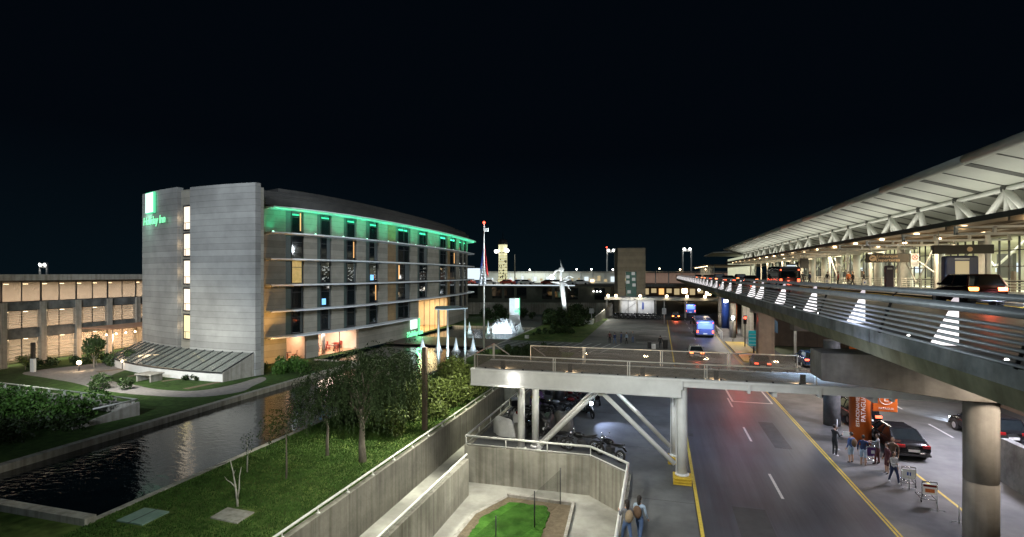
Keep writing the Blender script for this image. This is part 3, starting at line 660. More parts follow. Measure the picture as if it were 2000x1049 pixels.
for ci, (a, f_, c_) in enumerate(OP):
    for li in range(5):
        if li == 0 and sE-.5 < (a+c_)/2 < sF+.5: continue
        z0 = LEV[li]+.12; z1 = LEV[li+1]-.02 if li < 4 else 17.4
        pa_, pb_, pc_ = at(a, -.22), at(f_, -.22), at(c_, -.22)
        b = MB()
        for p in (pb_, pc_): b.bar((*p, z0), (*p, z1), .09, .12)
        b.bar((*pb_, z1-.05), (*pc_, z1-.05), .1, .1); b.bar((*pb_, z0+.05), (*pc_, z0+.05), .1, .1); b.bar((*pb_, z0+1.9), (*pc_, z0+1.9), .05, .06)
        if c_-f_ > 2.2: q = at((f_+c_)/2, -.22); b.bar((*q, z0), (*q, z1), .06, .08)
        w_ = hb(b, 'window', M['dark'])
        pm = M['wlit'] if (ci, li) == (0, 2) else M['glass']
        hb(MB().extr([(*pb_, z0), (*pc_, z0), (*pc_, z1), (*pb_, z1)], (-.03, 0, 0)), 'pane', pm, w_)
        hb(MB().extr([(*pa_, z0), (*pb_, z0), (*pb_, z1), (*pa_, z1)], (-.05, 0, 0)), 'side_panel', M['fin'], w_)
        # what shows behind the pane: a drawn curtain, a lamp, a screen
        R = random.Random(ci*7+li); fr = R.choice([.12, .25, .4]); s0 = f_+(c_-f_)*(1-fr)
        if (ci+li) % 2 == 0 or li < 2:
            q0, q1 = at(s0, -.195), at(c_-.05, -.195)
            hb(MB().poly([(*q0, z0+.1), (*q1, z0+.1), (*q1, z1-.1), (*q0, z1-.1)]), 'curtain', M['curtain'], w_)
        if (ci, li) in ((0, 4), (2, 3), (4, 2), (7, 3), (3, 1)):
            s0 = f_+(c_-f_)*(.72 if ci != 4 else .02); q0, q1 = at(s0, -.18), at(s0+(c_-f_)*.10, -.18)
            hb(MB().poly([(*q0, z0+.35), (*q1, z0+.35), (*q1, z1-.3), (*q0, z1-.3)]), 'lit_gap', M['wlamp'], w_)
        if (ci, li) in ((1, 1), (3, 2)):
            q0, q1 = at(f_+.15, -.18), at(f_+(c_-f_)*.5, -.18)
            hb(MB().poly([(*q0, z0+.25), (*q1, z0+.25), (*q1, z0+1.0), (*q0, z0+1.0)]), 'lit_screen', M['wblue'], w_)
        if li == 2 and ci in (1, 2, 3, 5, 6, 8, 9):     # dim lit interior clutter
            b = MB()
            for _ in range(22):
                s0 = f_+.1+(c_-f_-.5)*R.random(); zz = z0+.15+(z1-z0-.8)*R.random(); dw = .1+.25*R.random(); q0, q1 = at(s0, -.185), at(s0+dw, -.185)
                b.poly([(*q0, zz), (*q1, zz), (*q1, zz+.06+.18*R.random()), (*q0, zz+.06)])
            hb(b, 'lit_gap', M['reflect'], w_)
# timber strip between the fourth and fifth window columns and next to the far ones
for y0, y1 in ((68.6, 70.9), (93.3, 94.8)):
    s0, s1 = sY(y0), sY(y1); hb(MB().slab(wrun(s0, s1, .05), wrun(s0, s1, -.1), 3.1, 17.3), 'timber_strip', M['wooden'])
# ledges: tapered metal brows following the curve
for li, z in enumerate(LEV):
    i0 = 2
    ed = EDGE[i0:]; wl = off(1.34, i0); big = .35 if li == 5 else 0
    if li == 0: k = [j for j, p in enumerate(ed) if p[1] < 78][-1]; ed = ed[:k]; wl = wl[:k]
    ed = [(p[0]+big, p[1]) for p in ed]; n = len(ed)
    vs = [(*ed[j], z-.08) for j in range(n)]+[(*ed[j], z+.08) for j in range(n)]+[(*wl[j], z-.16) for j in range(n)]+[(*wl[j], z+.10) for j in range(n)]
    fs = []
    for j in range(n-1): fs += [(j, j+1, n+j+1, n+j), (n+j, n+j+1, 3*n+j+1, 3*n+j), (2*n+j, 2*n+j+1, j+1, j)]
    fs += [(0, n, 3*n, 2*n), (n-1, 3*n-1, 4*n-1, 2*n-1)]
    hb(MB().add(vs, fs), 'ledge', M['ledge'])
ed = EDGE[2:]; hb(MB().slab([(p[0]+.36, p[1]) for p in ed], [(p[0]+.30, p[1]) for p in ed], 17.26, 17.31), 'green_light_strip', M['signgs'])
for Y in (48.5, 53.4, 57.6, 62.2, 67.5, 70.2, 76.2, 80.5, 84.5, 89.5, 94.5, 99.5, 104.5, 109):
    x, y = at(sY(Y), .75); b = MB(); b.lathe((x, y, 14.62), [(.07, 0), (.10, .08), (.08, .12)], 8); hb(b, 'uplight', M['green'])
    lamp('green_uplight', 'SPOT', (x, y, 14.8), 70, (.03, 1, .42), .1, (x-.1, y, 17.3), spot=150, blend=.8)
for k in range(9):
    s0 = 3.5+k*7.6; p = at(s0+3.8, 1.25); q = at(s0+3.8, .0); d_ = Vector(at(s0+7.6, 1))-Vector(at(s0, 1))
    o = lamp('eave_light', 'AREA', (p[0], p[1], 17.05), 75, (.06, 1, .46), .2, sy=7.4)
    n_ = Vector((q[0]-p[0], q[1]-p[1], -.12)).normalized(); zx = -n_; yx = Vector((d_.x, d_.y, 0)).normalized(); xx = yx.cross(zx).normalized(); yx = zx.cross(xx)
    o.rotation_euler = Matrix((xx, yx, zx)).transposed().to_euler()
# --- ground floor
gl = [(0, sY(50.3)), (sY(52.7), sY(54.4)), (sY(61.3), sY(73.2)), (sY(78.2), sY(79.0))]
for a, c_ in gl: solid(a, c_, 0, 2.95)
solid(sY(73.2), sY(78.2), 0, 2.95)
solid(sY(94), SL[-1]-.0, 0, 2.95)
M['warmwall'] = mat('warm interior wall', (.62, .52, .42), (.74, .63, .52), 1, .8)
M['warmfloor'] = mat('warm interior floor', (.42, .25, .14), (.5, .31, .18), 2, .4)
def room(y0, y1, h, depth, pwr, col=WARM, name='room'):
    s0, s1 = sY(y0), sY(y1); f0, f1, r0, r1 = at(s0, -.35), at(s1, -.35), at(s0, -depth), at(s1, -depth)
    b = MB(); b.poly([(*f0, .03), (*f1, .03), (*r1, .03), (*r0, .03)]); hb(b, 'room_floor', M['warmfloor'])
    b = MB(); b.poly([(*r0, 0), (*r1, 0), (*r1, h), (*r0, h)]); b.poly([(*f0, 0), (*r0, 0), (*r0, h), (*f0, h)]); b.poly([(*f1, 0), (*r1, 0), (*r1, h), (*f1, h)]); b.poly([(*f0, h-.03), (*f1, h-.03), (*r1, h-.03), (*r0, h-.03)])
    hb(b, 'room_wall', M['warmwall'])
    c = Vector(at((s0+s1)/2, -depth*.45)); lamp(name+'_light', 'AREA', (c.x, c.y, h-.15), pwr, col, depth*.5, (c.x, c.y, 0), (y1-y0)*.7)
    return s0, s1
room(50.3, 52.7, 2.9, 4, 110, (1, .66, .44)); room(54.4, 61.3, 2.9, 5.5, 520, (1, .80, .66)); room(79, 94, 5.6, 6, 1500, (1, .82, .42))
def glazing(y0, y1, z1, k, lit=None):
    s0, s1 = sY(y0), sY(y1); b = MB()
    for i in range(k+1): p = at(s0+(s1-s0)*i/k, -.1); b.bar((*p, 0), (*p, z1), .07, .07)
    b.bar((*at(s0, -.1), z1-.05), (*at(s1, -.1), z1-.05), .08, .08); hb(b, 'shopfront_frame', M['dark'])
glazing(50.3, 52.7, 2.9, 1); glazing(54.4, 61.3, 2.9, 2); glazing(79, 94, 5.5, 6)
# dark red restaurant chairs and tables inside
M['redch'] = mat('red upholstery', (.30, .05, .03), rough=.6)
def diner(name, label, s, o):
    x, y = at(s, o); t_ = thing(name, label, 'table set', (x, y, .03), 0, 'table sets in the hotel restaurant')
    b = MB(); b.lathe((0, 0, 0), [(.25, 0), (.04, .04), (.04, .7), (.42, .72), (.42, .76)], 12); b.build('table_top', M['wood'], t_)
    for k in range(3):
        a_ = k*2.1+s; c = (cos(a_)*.75, sin(a_)*.75); b = MB(); b.box(c[0]-.2, c[0]+.2, c[1]-.2, c[1]+.2, .42, .5); b.extr([(c[0]+cos(a_)*.2-sin(a_)*.2, c[1]+sin(a_)*.2+cos(a_)*.2, .45), (c[0]+cos(a_)*.2+sin(a_)*.2, c[1]+sin(a_)*.2-cos(a_)*.2, .45), (c[0]+cos(a_)*.25+sin(a_)*.2, c[1]+sin(a_)*.25-cos(a_)*.2, .98), (c[0]+cos(a_)*.25-sin(a_)*.2, c[1]+sin(a_)*.25+cos(a_)*.2, .98)], (cos(a_)*.05, sin(a_)*.05, 0))
        for dx in (-.17, .17):
            for dy in (-.17, .17): b.box(c[0]+dx-.02, c[0]+dx+.02, c[1]+dy-.02, c[1]+dy+.02, 0, .42)
        b.build('chair', M['redch'], t_)
for i, (Y, o_) in enumerate([(51.4, -1.6), (55.6, -1.6), (57.2, -3.0), (58.6, -1.7), (60.2, -3.0)]):
    diner('dining_set', ['red chairs round a table behind the narrow corner window', 'red chairs round the table nearest the left jamb of the wide window', 'red chairs round the rear table left of centre in the wide window', 'red chairs round the front table right of centre in the wide window', 'red chairs round the rear table by the right jamb of the wide window'][i], sY(Y), o_)
b = MB(); x, y = at(sY(56.2), -1.2); b.lathe((x, y, 0), [(.22, 0), (.22, 2.9)], 12); hb(b, 'inner_column', M['white'])
# second sign by the entrance
E_ = thing('entrance_sign', 'small white lit square over green Holiday Inn letters beside the entrance', 'sign', (*at(sY(76.3), .1), 0))
p = Vector((*at(sY(76.6), .12), 0)); r = (Vector((*at(sY(78), 0), 0))-Vector((*at(sY(75), 0), 0))).normalized(); nn = Vector((r.y, -r.x, 0))
q = [p-r*1.0+Vector((0, 0, 1.15)), p+r*1.3+Vector((0, 0, 1.15)), p+r*1.3+Vector((0, 0, 2.75)), p-r*1.0+Vector((0, 0, 2.75))]
rel(E_, MB().extr(q, nn*.15)).build('light_panel', M['logo'], E_)
text('Holiday Inn', 1.1, p+nn*.35+Vector((0, 0, .45))-E_.location, r, (0, 0, 1), M['signg'], E_, 'lettering', .08, .12, sx=1.15, bold=.03)
q = [p+r*2.0, p+r*2.5, p+r*2.5+Vector((0, 0, 2.7)), p+r*2.0+Vector((0, 0, 2.7))]
rel(E_, MB().extr(q, nn*.1)).build('green_strip', emi('green entrance strip', (.2, 1, .4), 1.2), E_)
lamp('entrance_green', 'AREA', (*(p+nn*1.2).to_2d(), 1.6), 210, (.15, 1, .42), 2, (*(p+nn*6).to_2d(), 0), 1.5)
# freestanding entrance canopy on three tall white poles
C_ = thing('entrance_canopy', 'thin flat metal canopy on three tall white poles by the pond', 'canopy', (-19.7, 48.5, 0))
rel(C_, MB().prism([(-21.2, 47.2), (-19.9, 46.9), (-18.6, 49.5), (-20.9, 52.5), (-23.0, 51.5)], 6.48, 6.58)).build('canopy_slab', M['ledge'], C_)
for x, y in ((-20.95, 47.5), (-19.85, 47.25), (-18.85, 49.4)):
    rel(C_, MB().tube([(x, y, 0), (x, y, 6.48)], [.12, .09], 12)).build('pole', M['whitesteel'], C_)
lamp('pole_light', 'SPOT', (-18.2, 44.6, .5), 3500, (.55, .82, 1), .1, (-20, 48.3, 4.5), spot=70)
# orange wash in the nook between tower and front
lamp('nook_light', 'SPOT', (-38.9, 45.3, .4), 2600, (1, .50, .12), .2, (-41.6, 46.8, 9), spot=75)
lamp('nook_low_light', 'SPOT', (-37.9, 46.6, .3), 900, (1, .52, .14), .2, (-41.5, 47.5, 2), spot=90)
b = MB(); b.lathe((-37.9, 47.2, 0), [(.12, 0), (.14, .2), (.1, .24)], 10); tag(b.build('ground_uplight', [M['lampwarm']]), 'small warm uplight on the ground in the nook beside the tower', 'uplight')

# ================================================================ LOW WING at the left
W_ = thing('low_wing', 'three storey glazed wing with concrete columns left of the tower', 'building', (-67, 45, 0))
def wb(b, name, m, **k): return rel(W_, b).build(name, m, W_, **k)
XW = -66.5; cy = [20.0+3.68*i for i in range(-1, 14)]
wb(MB().box(XW-9, XW-.9, 14, 68, 9.15, 9.3), 'roof_deck', M['roofdk'])
b = MB(); b.box(XW-9, XW+1.5, 14, 68, 9.30, 9.36); b.box(XW-.9, XW+1.5, 14, 68, 9.36, 9.95); wb(b, 'roof', M['conc'])
M['wingglass'] = mat('translucent lit glass', (.55, .48, .38), (.62, .54, .43), .5, .3, emit=(1, .76, .50), es=.03, alpha=.38)
M['wallin'] = mat('cream interior wall', (.62, .54, .44), (.70, .62, .52), .8, .8)
for z0, z1 in ((6.05, 6.95), (3.0, 4.05)): wb(MB().box(XW-.9, XW-.15, 14, 68, z0, z1), 'spandrel', M['concdark'])
wb(MB().box(XW-5.5, XW-.9, 14, 68, 3.3, 3.5), 'floor_slab', M['conc']); wb(MB().box(XW-5.5, XW-.9, 14, 68, 6.3, 6.5), 'floor_slab', M['conc'])
wb(MB().box(XW-5.6, XW-5.4, 14, 68, 0, 9.2), 'inner_wall', M['wallin'])
for y in cy: wb(MB().box(XW-.5, XW+.12, y-.27, y+.27, 0, 9.1 if False else 6.9), 'column', M['conc'])
for y in cy:
    for z0, z1 in ((6.95, 9.15), (4.05, 6.05), (.3, 3.0)):
        b = MB(); m0, m1 = y+.0, y+3.68
        for yy in (m0+.04, (m0+m1)/2, m1-.04): b.box(XW-.42, XW-.34, yy-.04, yy+.04, z0, z1)
        b.box(XW-.42, XW-.34, m0, m1, z0, z0+.07); b.box(XW-.42, XW-.34, m0, m1, z1-.07, z1)
        wd = wb(b, 'window', M['dark'])
        o = rel(W_, MB().box(XW-.40, XW-.37, m0+.08, m1-.08, z0+.07, z1-.07)).build('pane', M['wingglass'], wd)
        if z0 < 6:
            b = MB()
            for k in range(5 if z0 < 1 else 6): zz = z0+.25+k*(.42 if z0 < 1 else .29); b.box(XW-.08, XW-.03, m0+.3, m1-.3, zz, zz+.045)
            for yy in (m0+.5, m1-.5): b.box(XW-.1, XW-.06, yy-.02, yy+.02, z0, z1)
            rel(W_, b).build('louvre', M['alu'], wd)
for y in cy:
    for z in (8.9, 5.85, 2.85):
        for dy in ((.9, 2.7) if (int(y)+int(z)) % 3 else (.9,)):
            rel(W_, MB().box(XW-1.35, XW-1.05, y+dy-.15, y+dy+.15, z-.05, z)).build('ceiling_light', M['lampwarm'], W_)
for z in (9.0, 5.95, 2.95): lamp('wing_light', 'AREA', (XW-2.6, 42, z), 2300, (1, .80, .62), 1.6, (XW-2.6, 42, 0), 46)
# terrace awning with bulbs
T_ = thing('terrace_awning', 'orange lit terrace awning with hanging bulbs before the wing', 'awning', (-62, 50, 0))
rel(T_, MB().box(-66.3, -61.6, 46, 56, 3.45, 3.6)).build('awning_roof', mat('terracotta awning', (.40, .22, .14), (.5, .28, .18), 2, .7), T_)
for y in (46.3, 51, 55.7): rel(T_, MB().tube([(-61.8, y, 0), (-61.8, y, 3.45)], .06, 8)).build('post', M['alu'], T_)
rel(T_, MB().tube([(-61.6, 44.8+i*.45, 3.1-.13*sin(pi*((i % 5)/5))) for i in range(26)], .012, 4)).build('cable', M['dark'], T_)
for i in range(7):
    rel(T_, MB().ball((-61.6, 45.4+i*1.15, 2.95), .11)).build('bulb', M['lampwarm'], T_)
lamp('terrace_light', 'AREA', (-61.8, 49.5, 2.9), 900, (1, .60, .33), 1, (-64, 49.5, 0), 8)
b = MB()
for z in (.5, .8, 1.1): b.tube([(-59.8, 43, z), (-59.8, 55, z)], .025, 5)
for i in range(7): b.box(-59.83, -59.77, 43+i*2-.03, 43+i*2+.03, 0, 1.12)
tag(b.build('terrace_railing', M['alu']), 'horizontal bar railing round the bulb lit terrace', 'railing')

# ================================================================ VIADUCT AND RAIL
M['capc'] = mat('pier cap concrete', (.17, .15, .13), (.27, .245, .21), 1.1, .9, bump=.3, streak=1.2, blotch=.6)
V_ = thing('viaduct', 'raised concrete roadway with dark stained fascia on round columns', 'viaduct', (11, 30, 0))
def vb(b, name, m, **k): return rel(V_, b).build(name, m, V_, **k)
YA, YB = -8, 210; XD = 6.2; ZD = 8.35
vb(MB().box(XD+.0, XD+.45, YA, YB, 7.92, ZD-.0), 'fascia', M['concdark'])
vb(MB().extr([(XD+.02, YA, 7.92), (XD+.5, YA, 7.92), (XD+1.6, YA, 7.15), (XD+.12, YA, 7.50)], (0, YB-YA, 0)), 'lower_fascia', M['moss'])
vb(MB().box(XD+1.6, 30, YA, YB, 7.15, 8.30), 'deck_slab', M['pier'])
b = MB()
for i in range(26): b.box(XD-.006, XD+.02, 2+i*8.2, 2.04+i*8.2, 7.9, ZD+.005)
vb(b, 'expansion_joint', M['black'])
for y in (22.6, 39.1, 55.6, 72, 88.5, 105):
    b = MB(); x0 = 5.8
    b.extr([(x0, y-.75, 7.05), (30, y-.75, 7.05), (30, y-.75, 5.55), (10.2, y-.75, 5.55), (x0, y-.75, 6.03)], (0, 1.5, 0))
    if y > 30: b = MB().box(8.6, 30, y-.6, y+.6, 6.2, 7.14)
    vb(b, 'pier_cap', M['capc'], bevel=.03)
for x, y in ((11.1, 22.6), (11.0, 39.1), (11.1, 88.5), (11.1, 105), (22, 22.6), (23, 39.1), (23, 55.6), (23, 72)):
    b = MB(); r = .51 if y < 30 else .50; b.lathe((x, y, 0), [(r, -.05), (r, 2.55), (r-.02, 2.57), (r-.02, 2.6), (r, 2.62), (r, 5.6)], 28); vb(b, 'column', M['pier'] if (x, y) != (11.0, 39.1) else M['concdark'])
b = MB(); b.box(11.2, 12.9, 66.8, 68.6, 0, 7.14); vb(b, 'column', M['brown'])
sheet('elevated_road', [(XD+.45, 17.4, YA, YB)], ZD-.02, M['asph']); 
b = MB(); b.box(17.4, 27.5, YA, YB, 8.30, 8.50); struct(b.build('departures_pavement', M['island']))
b = MB(); b.box(17.1, 17.38, YA, YB, 8.32, 8.36); b.box(10.6, 10.72, YA, YB, 8.331, 8.337); b.box(14, 14.1, YA, YB, 8.331, 8.337); struct(b.build('kerb_line', M['yline']))
b = MB()
for i in range(8): y = 4+i*4.1; b.lathe((XD+.2, y, ZD-.0), [(.035, 0), (.03, .02), (.01, .03)], 8)
vb(b, 'drain_light', M['lampw'])
R_ = thing('deck_railing', 'steel tube railing with glowing white fins along the raised road edge', 'railing', (XD, 30, ZD))
def rb(b, name, m, **k): return rel(R_, b).build(name, m, R_, **k)
def sl(z): return XD-.38+.32*max(0, (z-8.4))/.9     # the rail leans inwards as it rises
rb(MB().tube([(XD+.18, YA, 9.55), (XD+.18, YB, 9.55)], .075, 12), 'handrail', M['rail'])
rb(MB().tube([(sl(9.3), YA, 9.30), (sl(9.3), YB, 9.30)], .10, 12), 'top_rail', M['rail'])
for i in range(6):
    z = 8.44+i*.122; rb(MB().tube([(sl(z), YA, z), (sl(z), YB, z)], .034, 8), 'rail_tube', M['rail'])
for i in range(34):
    y = 5.2+5.8*i; b = MB(); b.bar((sl(8.4)+.07, y, 8.36), (sl(9.25)+.07, y, 9.25), .03, .06, (1, 0, 0)); b.bar((sl(9.25), y, 9.3), (XD+.18, y, 9.55), .03, .03); b.bar((sl(8.4)+.05, y, 8.4), (XD+.1, y, 8.33), .04, .05); b.ball((sl(9.0)+.05, y, 9.0), .05)
    rb(b, 'post', M['dark'])
for y in [13.9, 19.4, 24.8, 30.5, 36.5, 39.6, 45.9, 52.2, 58.2, 64.3]+[70.3+6.0*i for i in range(22)]:
    x0, x1, x2, x3 = sl(8.42)+.05, XD+.22, XD+.22, sl(9.3)+.10
    b = MB(); b.extr([(x0, y, 8.40), (x1, y, 8.40), (x2, y, 9.17), (x3, y, 9.17)], (0, .04, 0)); f = rb(b, 'light_fin', M['panel'])
    b = MB(); b.extr([(x3-.0, y, 9.33), (x2, y, 9.33), (x2, y, 9.47), (x3+.1, y, 9.47)], (0, .04, 0)); rel(R_, b).build('cap_panel', M['panel2'], f)

# ================================================================ TERMINAL
T = thing('terminal_building', 'white steel airport terminal with deep overhanging roof and lit glass front', 'terminal', (22, 50, 8))
def tb(b, name, m, parent=None, **k): return rel(T, b).build(name, m, parent or T, **k)
BY = 5.2; K0 = 37.0
for i in range(14):      # fat edge tube in lengths with open joints
    y0 = -10+i*11.0+.04; y1 = y0+10.9
    tb(MB().tube([(16, y0, 16.22), (16, min(y1, 143), 16.22)], .27, 16), 'roof_edge', M['rooflt'])
tb(MB().extr([(16.0, -10, 16.12), (16.0, -10, 16.40), (42, -10, 17.2), (42, -10, 13.8), (24, -10, 13.72)], (0, 153, 0)), 'roof', M['rooflt'])
b = MB(); b2 = MB()
for i in range(-9, 21):
    y = K0+BY*i
    if y > 141: break
    for yy, w_, nm in ((y+BY/2, .30, 'roof_rib'), (y, .06, 'roof_joint')): tb(MB().extr([(16.2, yy-w_, 16.03), (16.2, yy-w_, 16.2), (23.9, yy-w_, 13.9), (23.9, yy-w_, 13.72)], (0, 2*w_, 0)), nm, M['rib'])
tb(MB().tube([(19.4, -8, 14.93), (19.4, 142, 14.93)], .15, 12), 'truss_chord', M['whitesteel'])
for i in range(-8, 21):
    y = K0+BY*i; k = i % 3
    if y > 140: break
    top = (23, y, 15.9); ends = {0: [(-.42*BY, .22), (.42*BY, .22), (-.12*BY, .22), (.10*BY, .16)], 1: [(0, .26), (-.5*BY, .2)], 2: [(0, .24), (.5*BY, .2)]}[k]
    for dy, r in ends: tb(MB().tube([(19.4+.02*dy, y, 14.9), (19.4+(.3 if abs(dy) < 1 else 0), y+dy, 13.15)], [r*.8, r], 10), 'strut', M['whitesteel'])
    tb(MB().box(19.2, 19.65, y-.2, y+.2, 14.8, 15.12), 'node', M['rib'])
# clerestory
M['cler'] = mat('lit clerestory glass', (.35, .36, .28), (.5, .5, .38), .35, .2, emit=(.95, 1, .70), es=.55)
tb(MB().box(23.95, 23.99, -8, 142, 13.15, 13.76), 'clerestory_glass', M['cler'])
b = MB(); y = -8
while y < 142: b.box(23.86, 23.94, y-.04, y+.04, 13.15, 13.72); y += 1.55
b.box(23.86, 23.94, -8, 142, 13.68, 13.74); tb(b, 'clerestory_mullion', M['dark'])
# canopy
tb(MB().extr([(17, -8, 12.95), (17, -8, 13.17), (25.4, -8, 13.17), (25.4, -8, 12.95)], (0, 158, 0)), 'canopy_roof', M['canopy'])
tb(MB().box(16.92, 17.0, -8, 150, 12.90, 13.20), 'canopy_edge', M['rib'])
b = MB()
for i in range(24): b.box(17.1, 25.3, 8+i*6.1-.1, 8+i*6.1+.1, 12.72, 12.95)
for x in (18.6, 20.6, 22.6, 24.4): b.box(x, x+.15, -8, 150, 12.8, 12.96)
tb(b, 'canopy_beam', M['canopy'])
for i in range(17):
    y = 35.9+6.7*(i-2); b = MB(); m_ = M['whitesteel']
    b.box(16.4, 25, y-.07, y+.07, 12.62, 12.74); b.box(16.4, 22.6, y-.09, y+.09, 12.24, 12.36); b.box(16.36, 16.5, y-.09, y+.09, 12.24, 12.74)
    for x in (18.2, 20.2, 22.4): b.box(x, x+.14, y-.07, y+.07, 12.3, 12.7)
    tb(b, 'outrigger', m_)
    y += 6.1; b = MB(); b.box(20.9, 21.1, y-.1, y+.1, 8.5, 12.9); tb(b, 'canopy_post', m_)
    if i % 3 == 0:
        b = MB(); b.bar((21, y, 12.4), (21, y+3.3, 9.2), .09, .09); b.bar((21, y+6.7, 12.4), (21, y+3.3, 9.2), .09, .09); tb(b, 'cross_brace', m_)
        b = MB(); b.bar((21, y, 10), (21, y+3.3, 11.2), .07, .07); tb(b, 'cross_brace', m_)
for i in range(20):
    y = 26+6.1*i
    for x in (17.9, 21.9):
        tb(MB().lathe((x, y, 12.80), [(.10, 0), (.16, .03), (.16, .12)], 10), 'downlight', M['lampwarm'])
for i in range(7): lamp('canopy_light', 'AREA', (21.2, 34+i*14, 12.2), 650, (1, .80, .52), 2.5, (21.6, 34+i*14, 8), 6)
for i in range(5): lamp('roof_uplight', 'AREA', (18.3, 30+i*24, 13.3), 260, (1, 1, .86), 1.2, (18.6, 30+i*24, 16.4), 23.5)
# glass front, columns and the hall behind
b = MB(); y = 10
while y < 145: b.box(27.0, 27.1, y-.06, y+.06, 8.5, 12.95); y += 1.25
for z in (9.4, 10.6, 11.9): b.box(27.0, 27.08, 10, 145, z-.04, z+.04)
tb(b, 'front_mullion', M['dark'])
M['hall'] = mat('hall wall', (.62, .62, .50), (.75, .74, .62), .6, .7)
tb(MB().box(38, 38.2, 5, 150, 8.3, 13.1), 'hall_wall', M['hall']); tb(MB().box(27.1, 38, 5, 150, 8.3, 8.45), 'hall_floor', M['hall']); tb(MB().box(27.15, 38, 5, 150, 12.96, 13.1), 'hall_ceiling', M['hall'])
for i in range(16):
    b = MB(); b.lathe((25.6, 30+7.2*i, 8.5), [(.42, 0), (.42, 4.5)], 18); tb(b, 'column', M['whitesteel'])
    b = MB(); R = random.Random(i); y = 26+7.2*i
    b.bar((30, y, 12.8), (30, y+4, 10.6), .15, .15); b.bar((30, y+7, 12.8), (30, y+4, 10.6), .15, .15)
    tb(MB().box(33, 33.3, y, y+2.5, 9.6, 12), 'hall_panel', M['rib'])
    tb(b, 'hall_frame', M['rib'] if i % 2 else M['whitesteel'])
    for k in range(5):
        x_ = 28+R.random()*7; y_ = y+R.random()*6.5; h_ = .9+R.random()*2.2; tb(MB().box(x_, x_+.15, y_, y_+.3+R.random()*1.4, 8.45, 8.45+h_), 'hall_counter', R.choice([M['brown'], M['dark'], M['white'], M['rail']]))
    b = MB(); b.box(37.7, 37.9, y+1, y+4+R.random()*2, 10.2, 11.2); tb(b, 'hall_screen', M['screen'] if i % 3 == 0 else M['amber'])
for i in range(5): lamp('canopy_fill', 'AREA', (19.5, 24+i*26, 11.9), 170, (1, .80, .52), 3, (19.5, 24+i*26, 13), 22); lamp('hall_light', 'AREA', (30.5, 24+i*26, 12.85), 1700, (.98, 1, .80), 5, (30.5, 24+i*26, 8), 22)  # upward canopy light is added to brighten the soffit, standing in for bounce
for i in range(4): lamp('loft_light', 'AREA', (22.5, 30+i*30, 13.35), 110, (.98, 1, .80), 4, (20, 30+i*30, 14.3), 28)
# lower second roof past the end and far canopy
F_ = thing('far_terminal_wing', 'farther terminal wing with lower flat roof beyond the main roof', 'terminal', (20, 170, 8))
rel(F_, MB().extr([(13.5, 146, 15.5), (13.5, 146, 15.7), (40, 146, 16.6), (40, 146, 15.2)], (0, 30, 0))).build('roof', M['rooflt'], F_)
rel(F_, MB().box(11.5, 30, 150, 205, 12.2, 12.5)).build('canopy_roof', M['canopy'], F_)
rel(F_, MB().box(24, 24.2, 150, 205, 8.5, 15.3)).build('glass_front', M['cler'], F_)
for i in range(9): rel(F_, MB().box(14, 14.25, 150+6*i, 150.25+6*i, 8.4, 12.2)).build('column', M['whitesteel'], F_)
for i in range(9): rel(F_, MB().lathe((12.4, 151+6*i, 12.05), [(.15, 0), (.2, .1)], 8)).build('downlight', M['lampwarm'], F_)
lamp('far_canopy_light', 'AREA', (17, 175, 12.1), 1600, (1, .86, .62), 5, (17, 175, 8), 40)
# ================================================================ THINGS FAR AWAY
def whole(b, name, label, cat, ms, group=None, **k): return tag(b.build(name, ms, **k), label, cat, group)
# retaining wall and parking deck behind the garden
b = MB(); b.extr([(-60, 118.5, 0), (-11.3, 129.5, 0), (-11.3, 129.5, 2.9), (-60, 118.5, 2.9)], (-.1, .4, 0)); whole(b, 'garden_wall', 'long pale green garden wall below the dark parking deck', 'wall', M['concpit'])
b = MB(); b.extr([(-12.6, 108, 0), (-10.9, 128.5, 0), (-10.9, 128.5, 2.8), (-12.6, 108, 1.2)], (-.25, .02, 0)); whole(b, 'sloping_wall', 'bright sloping concrete wall running down to the white planter', 'wall', M['concpit'])
b = MB(); b.box(-15.3, -12.8, 104, 106.5, 0, .9); b.cur = 1; b.box(-15.1, -13, 104.2, 106.3, .9, .93); whole(b, 'concrete_planter', 'square white concrete planter at the foot of the sloping wall', 'planter', [M['white'], M['soil']])
G_ = thing('parking_building', 'long low dark parking building with white lit roof edge', 'building', (-35, 142, 0))
M['pk'] = mat('dark olive wall', (.07, .075, .055), (.11, .11, .085), .5, .8)
rel(G_, MB().box(-75, -12.5, 141, 175, 0, 6.6)).build('wall', M['pk'], G_)
rel(G_, MB().box(-75, -22, 140.4, 175, 6.6, 7.0)).build('roof_slab', M['conc'], G_)
for i in range(13):
    x = -60+i*3.6
    if i % 4 != 3: rel(G_, MB().box(x, x+2.8, 140.9, 140.97, 3.1, 6.2)).build('window', M['glass'], G_)
for i in range(3): rel(G_, MB().lathe((-17+i*.9, 140.8, 5.2), [(.16, 0), (.16, .2)], 8)).build('wall_lamp', M['lampw'], G_)
rel(G_, MB().box(-75, -22, 140.25, 140.38, 6.75, 6.95)).build('edge_light', M['screen'], G_)
rel(G_, MB().box(-58, -49, 140.2, 140.35, 8.3, 11.6)).build('lit_billboard', M['screen'], G_)
rel(G_, MB().tube([(-53, 140.4, 6.9), (-53, 140.4, 8.4)], .2)).build('billboard_post', M['dark'], G_)
carmats = [mat('distant car silver', (.3, .3, .3), rough=.3), mat('distant car blue', (.05, .08, .16), rough=.3), mat('distant car red', (.2, .03, .02), rough=.3), mat('distant car white', (.6, .6, .6), rough=.3)]
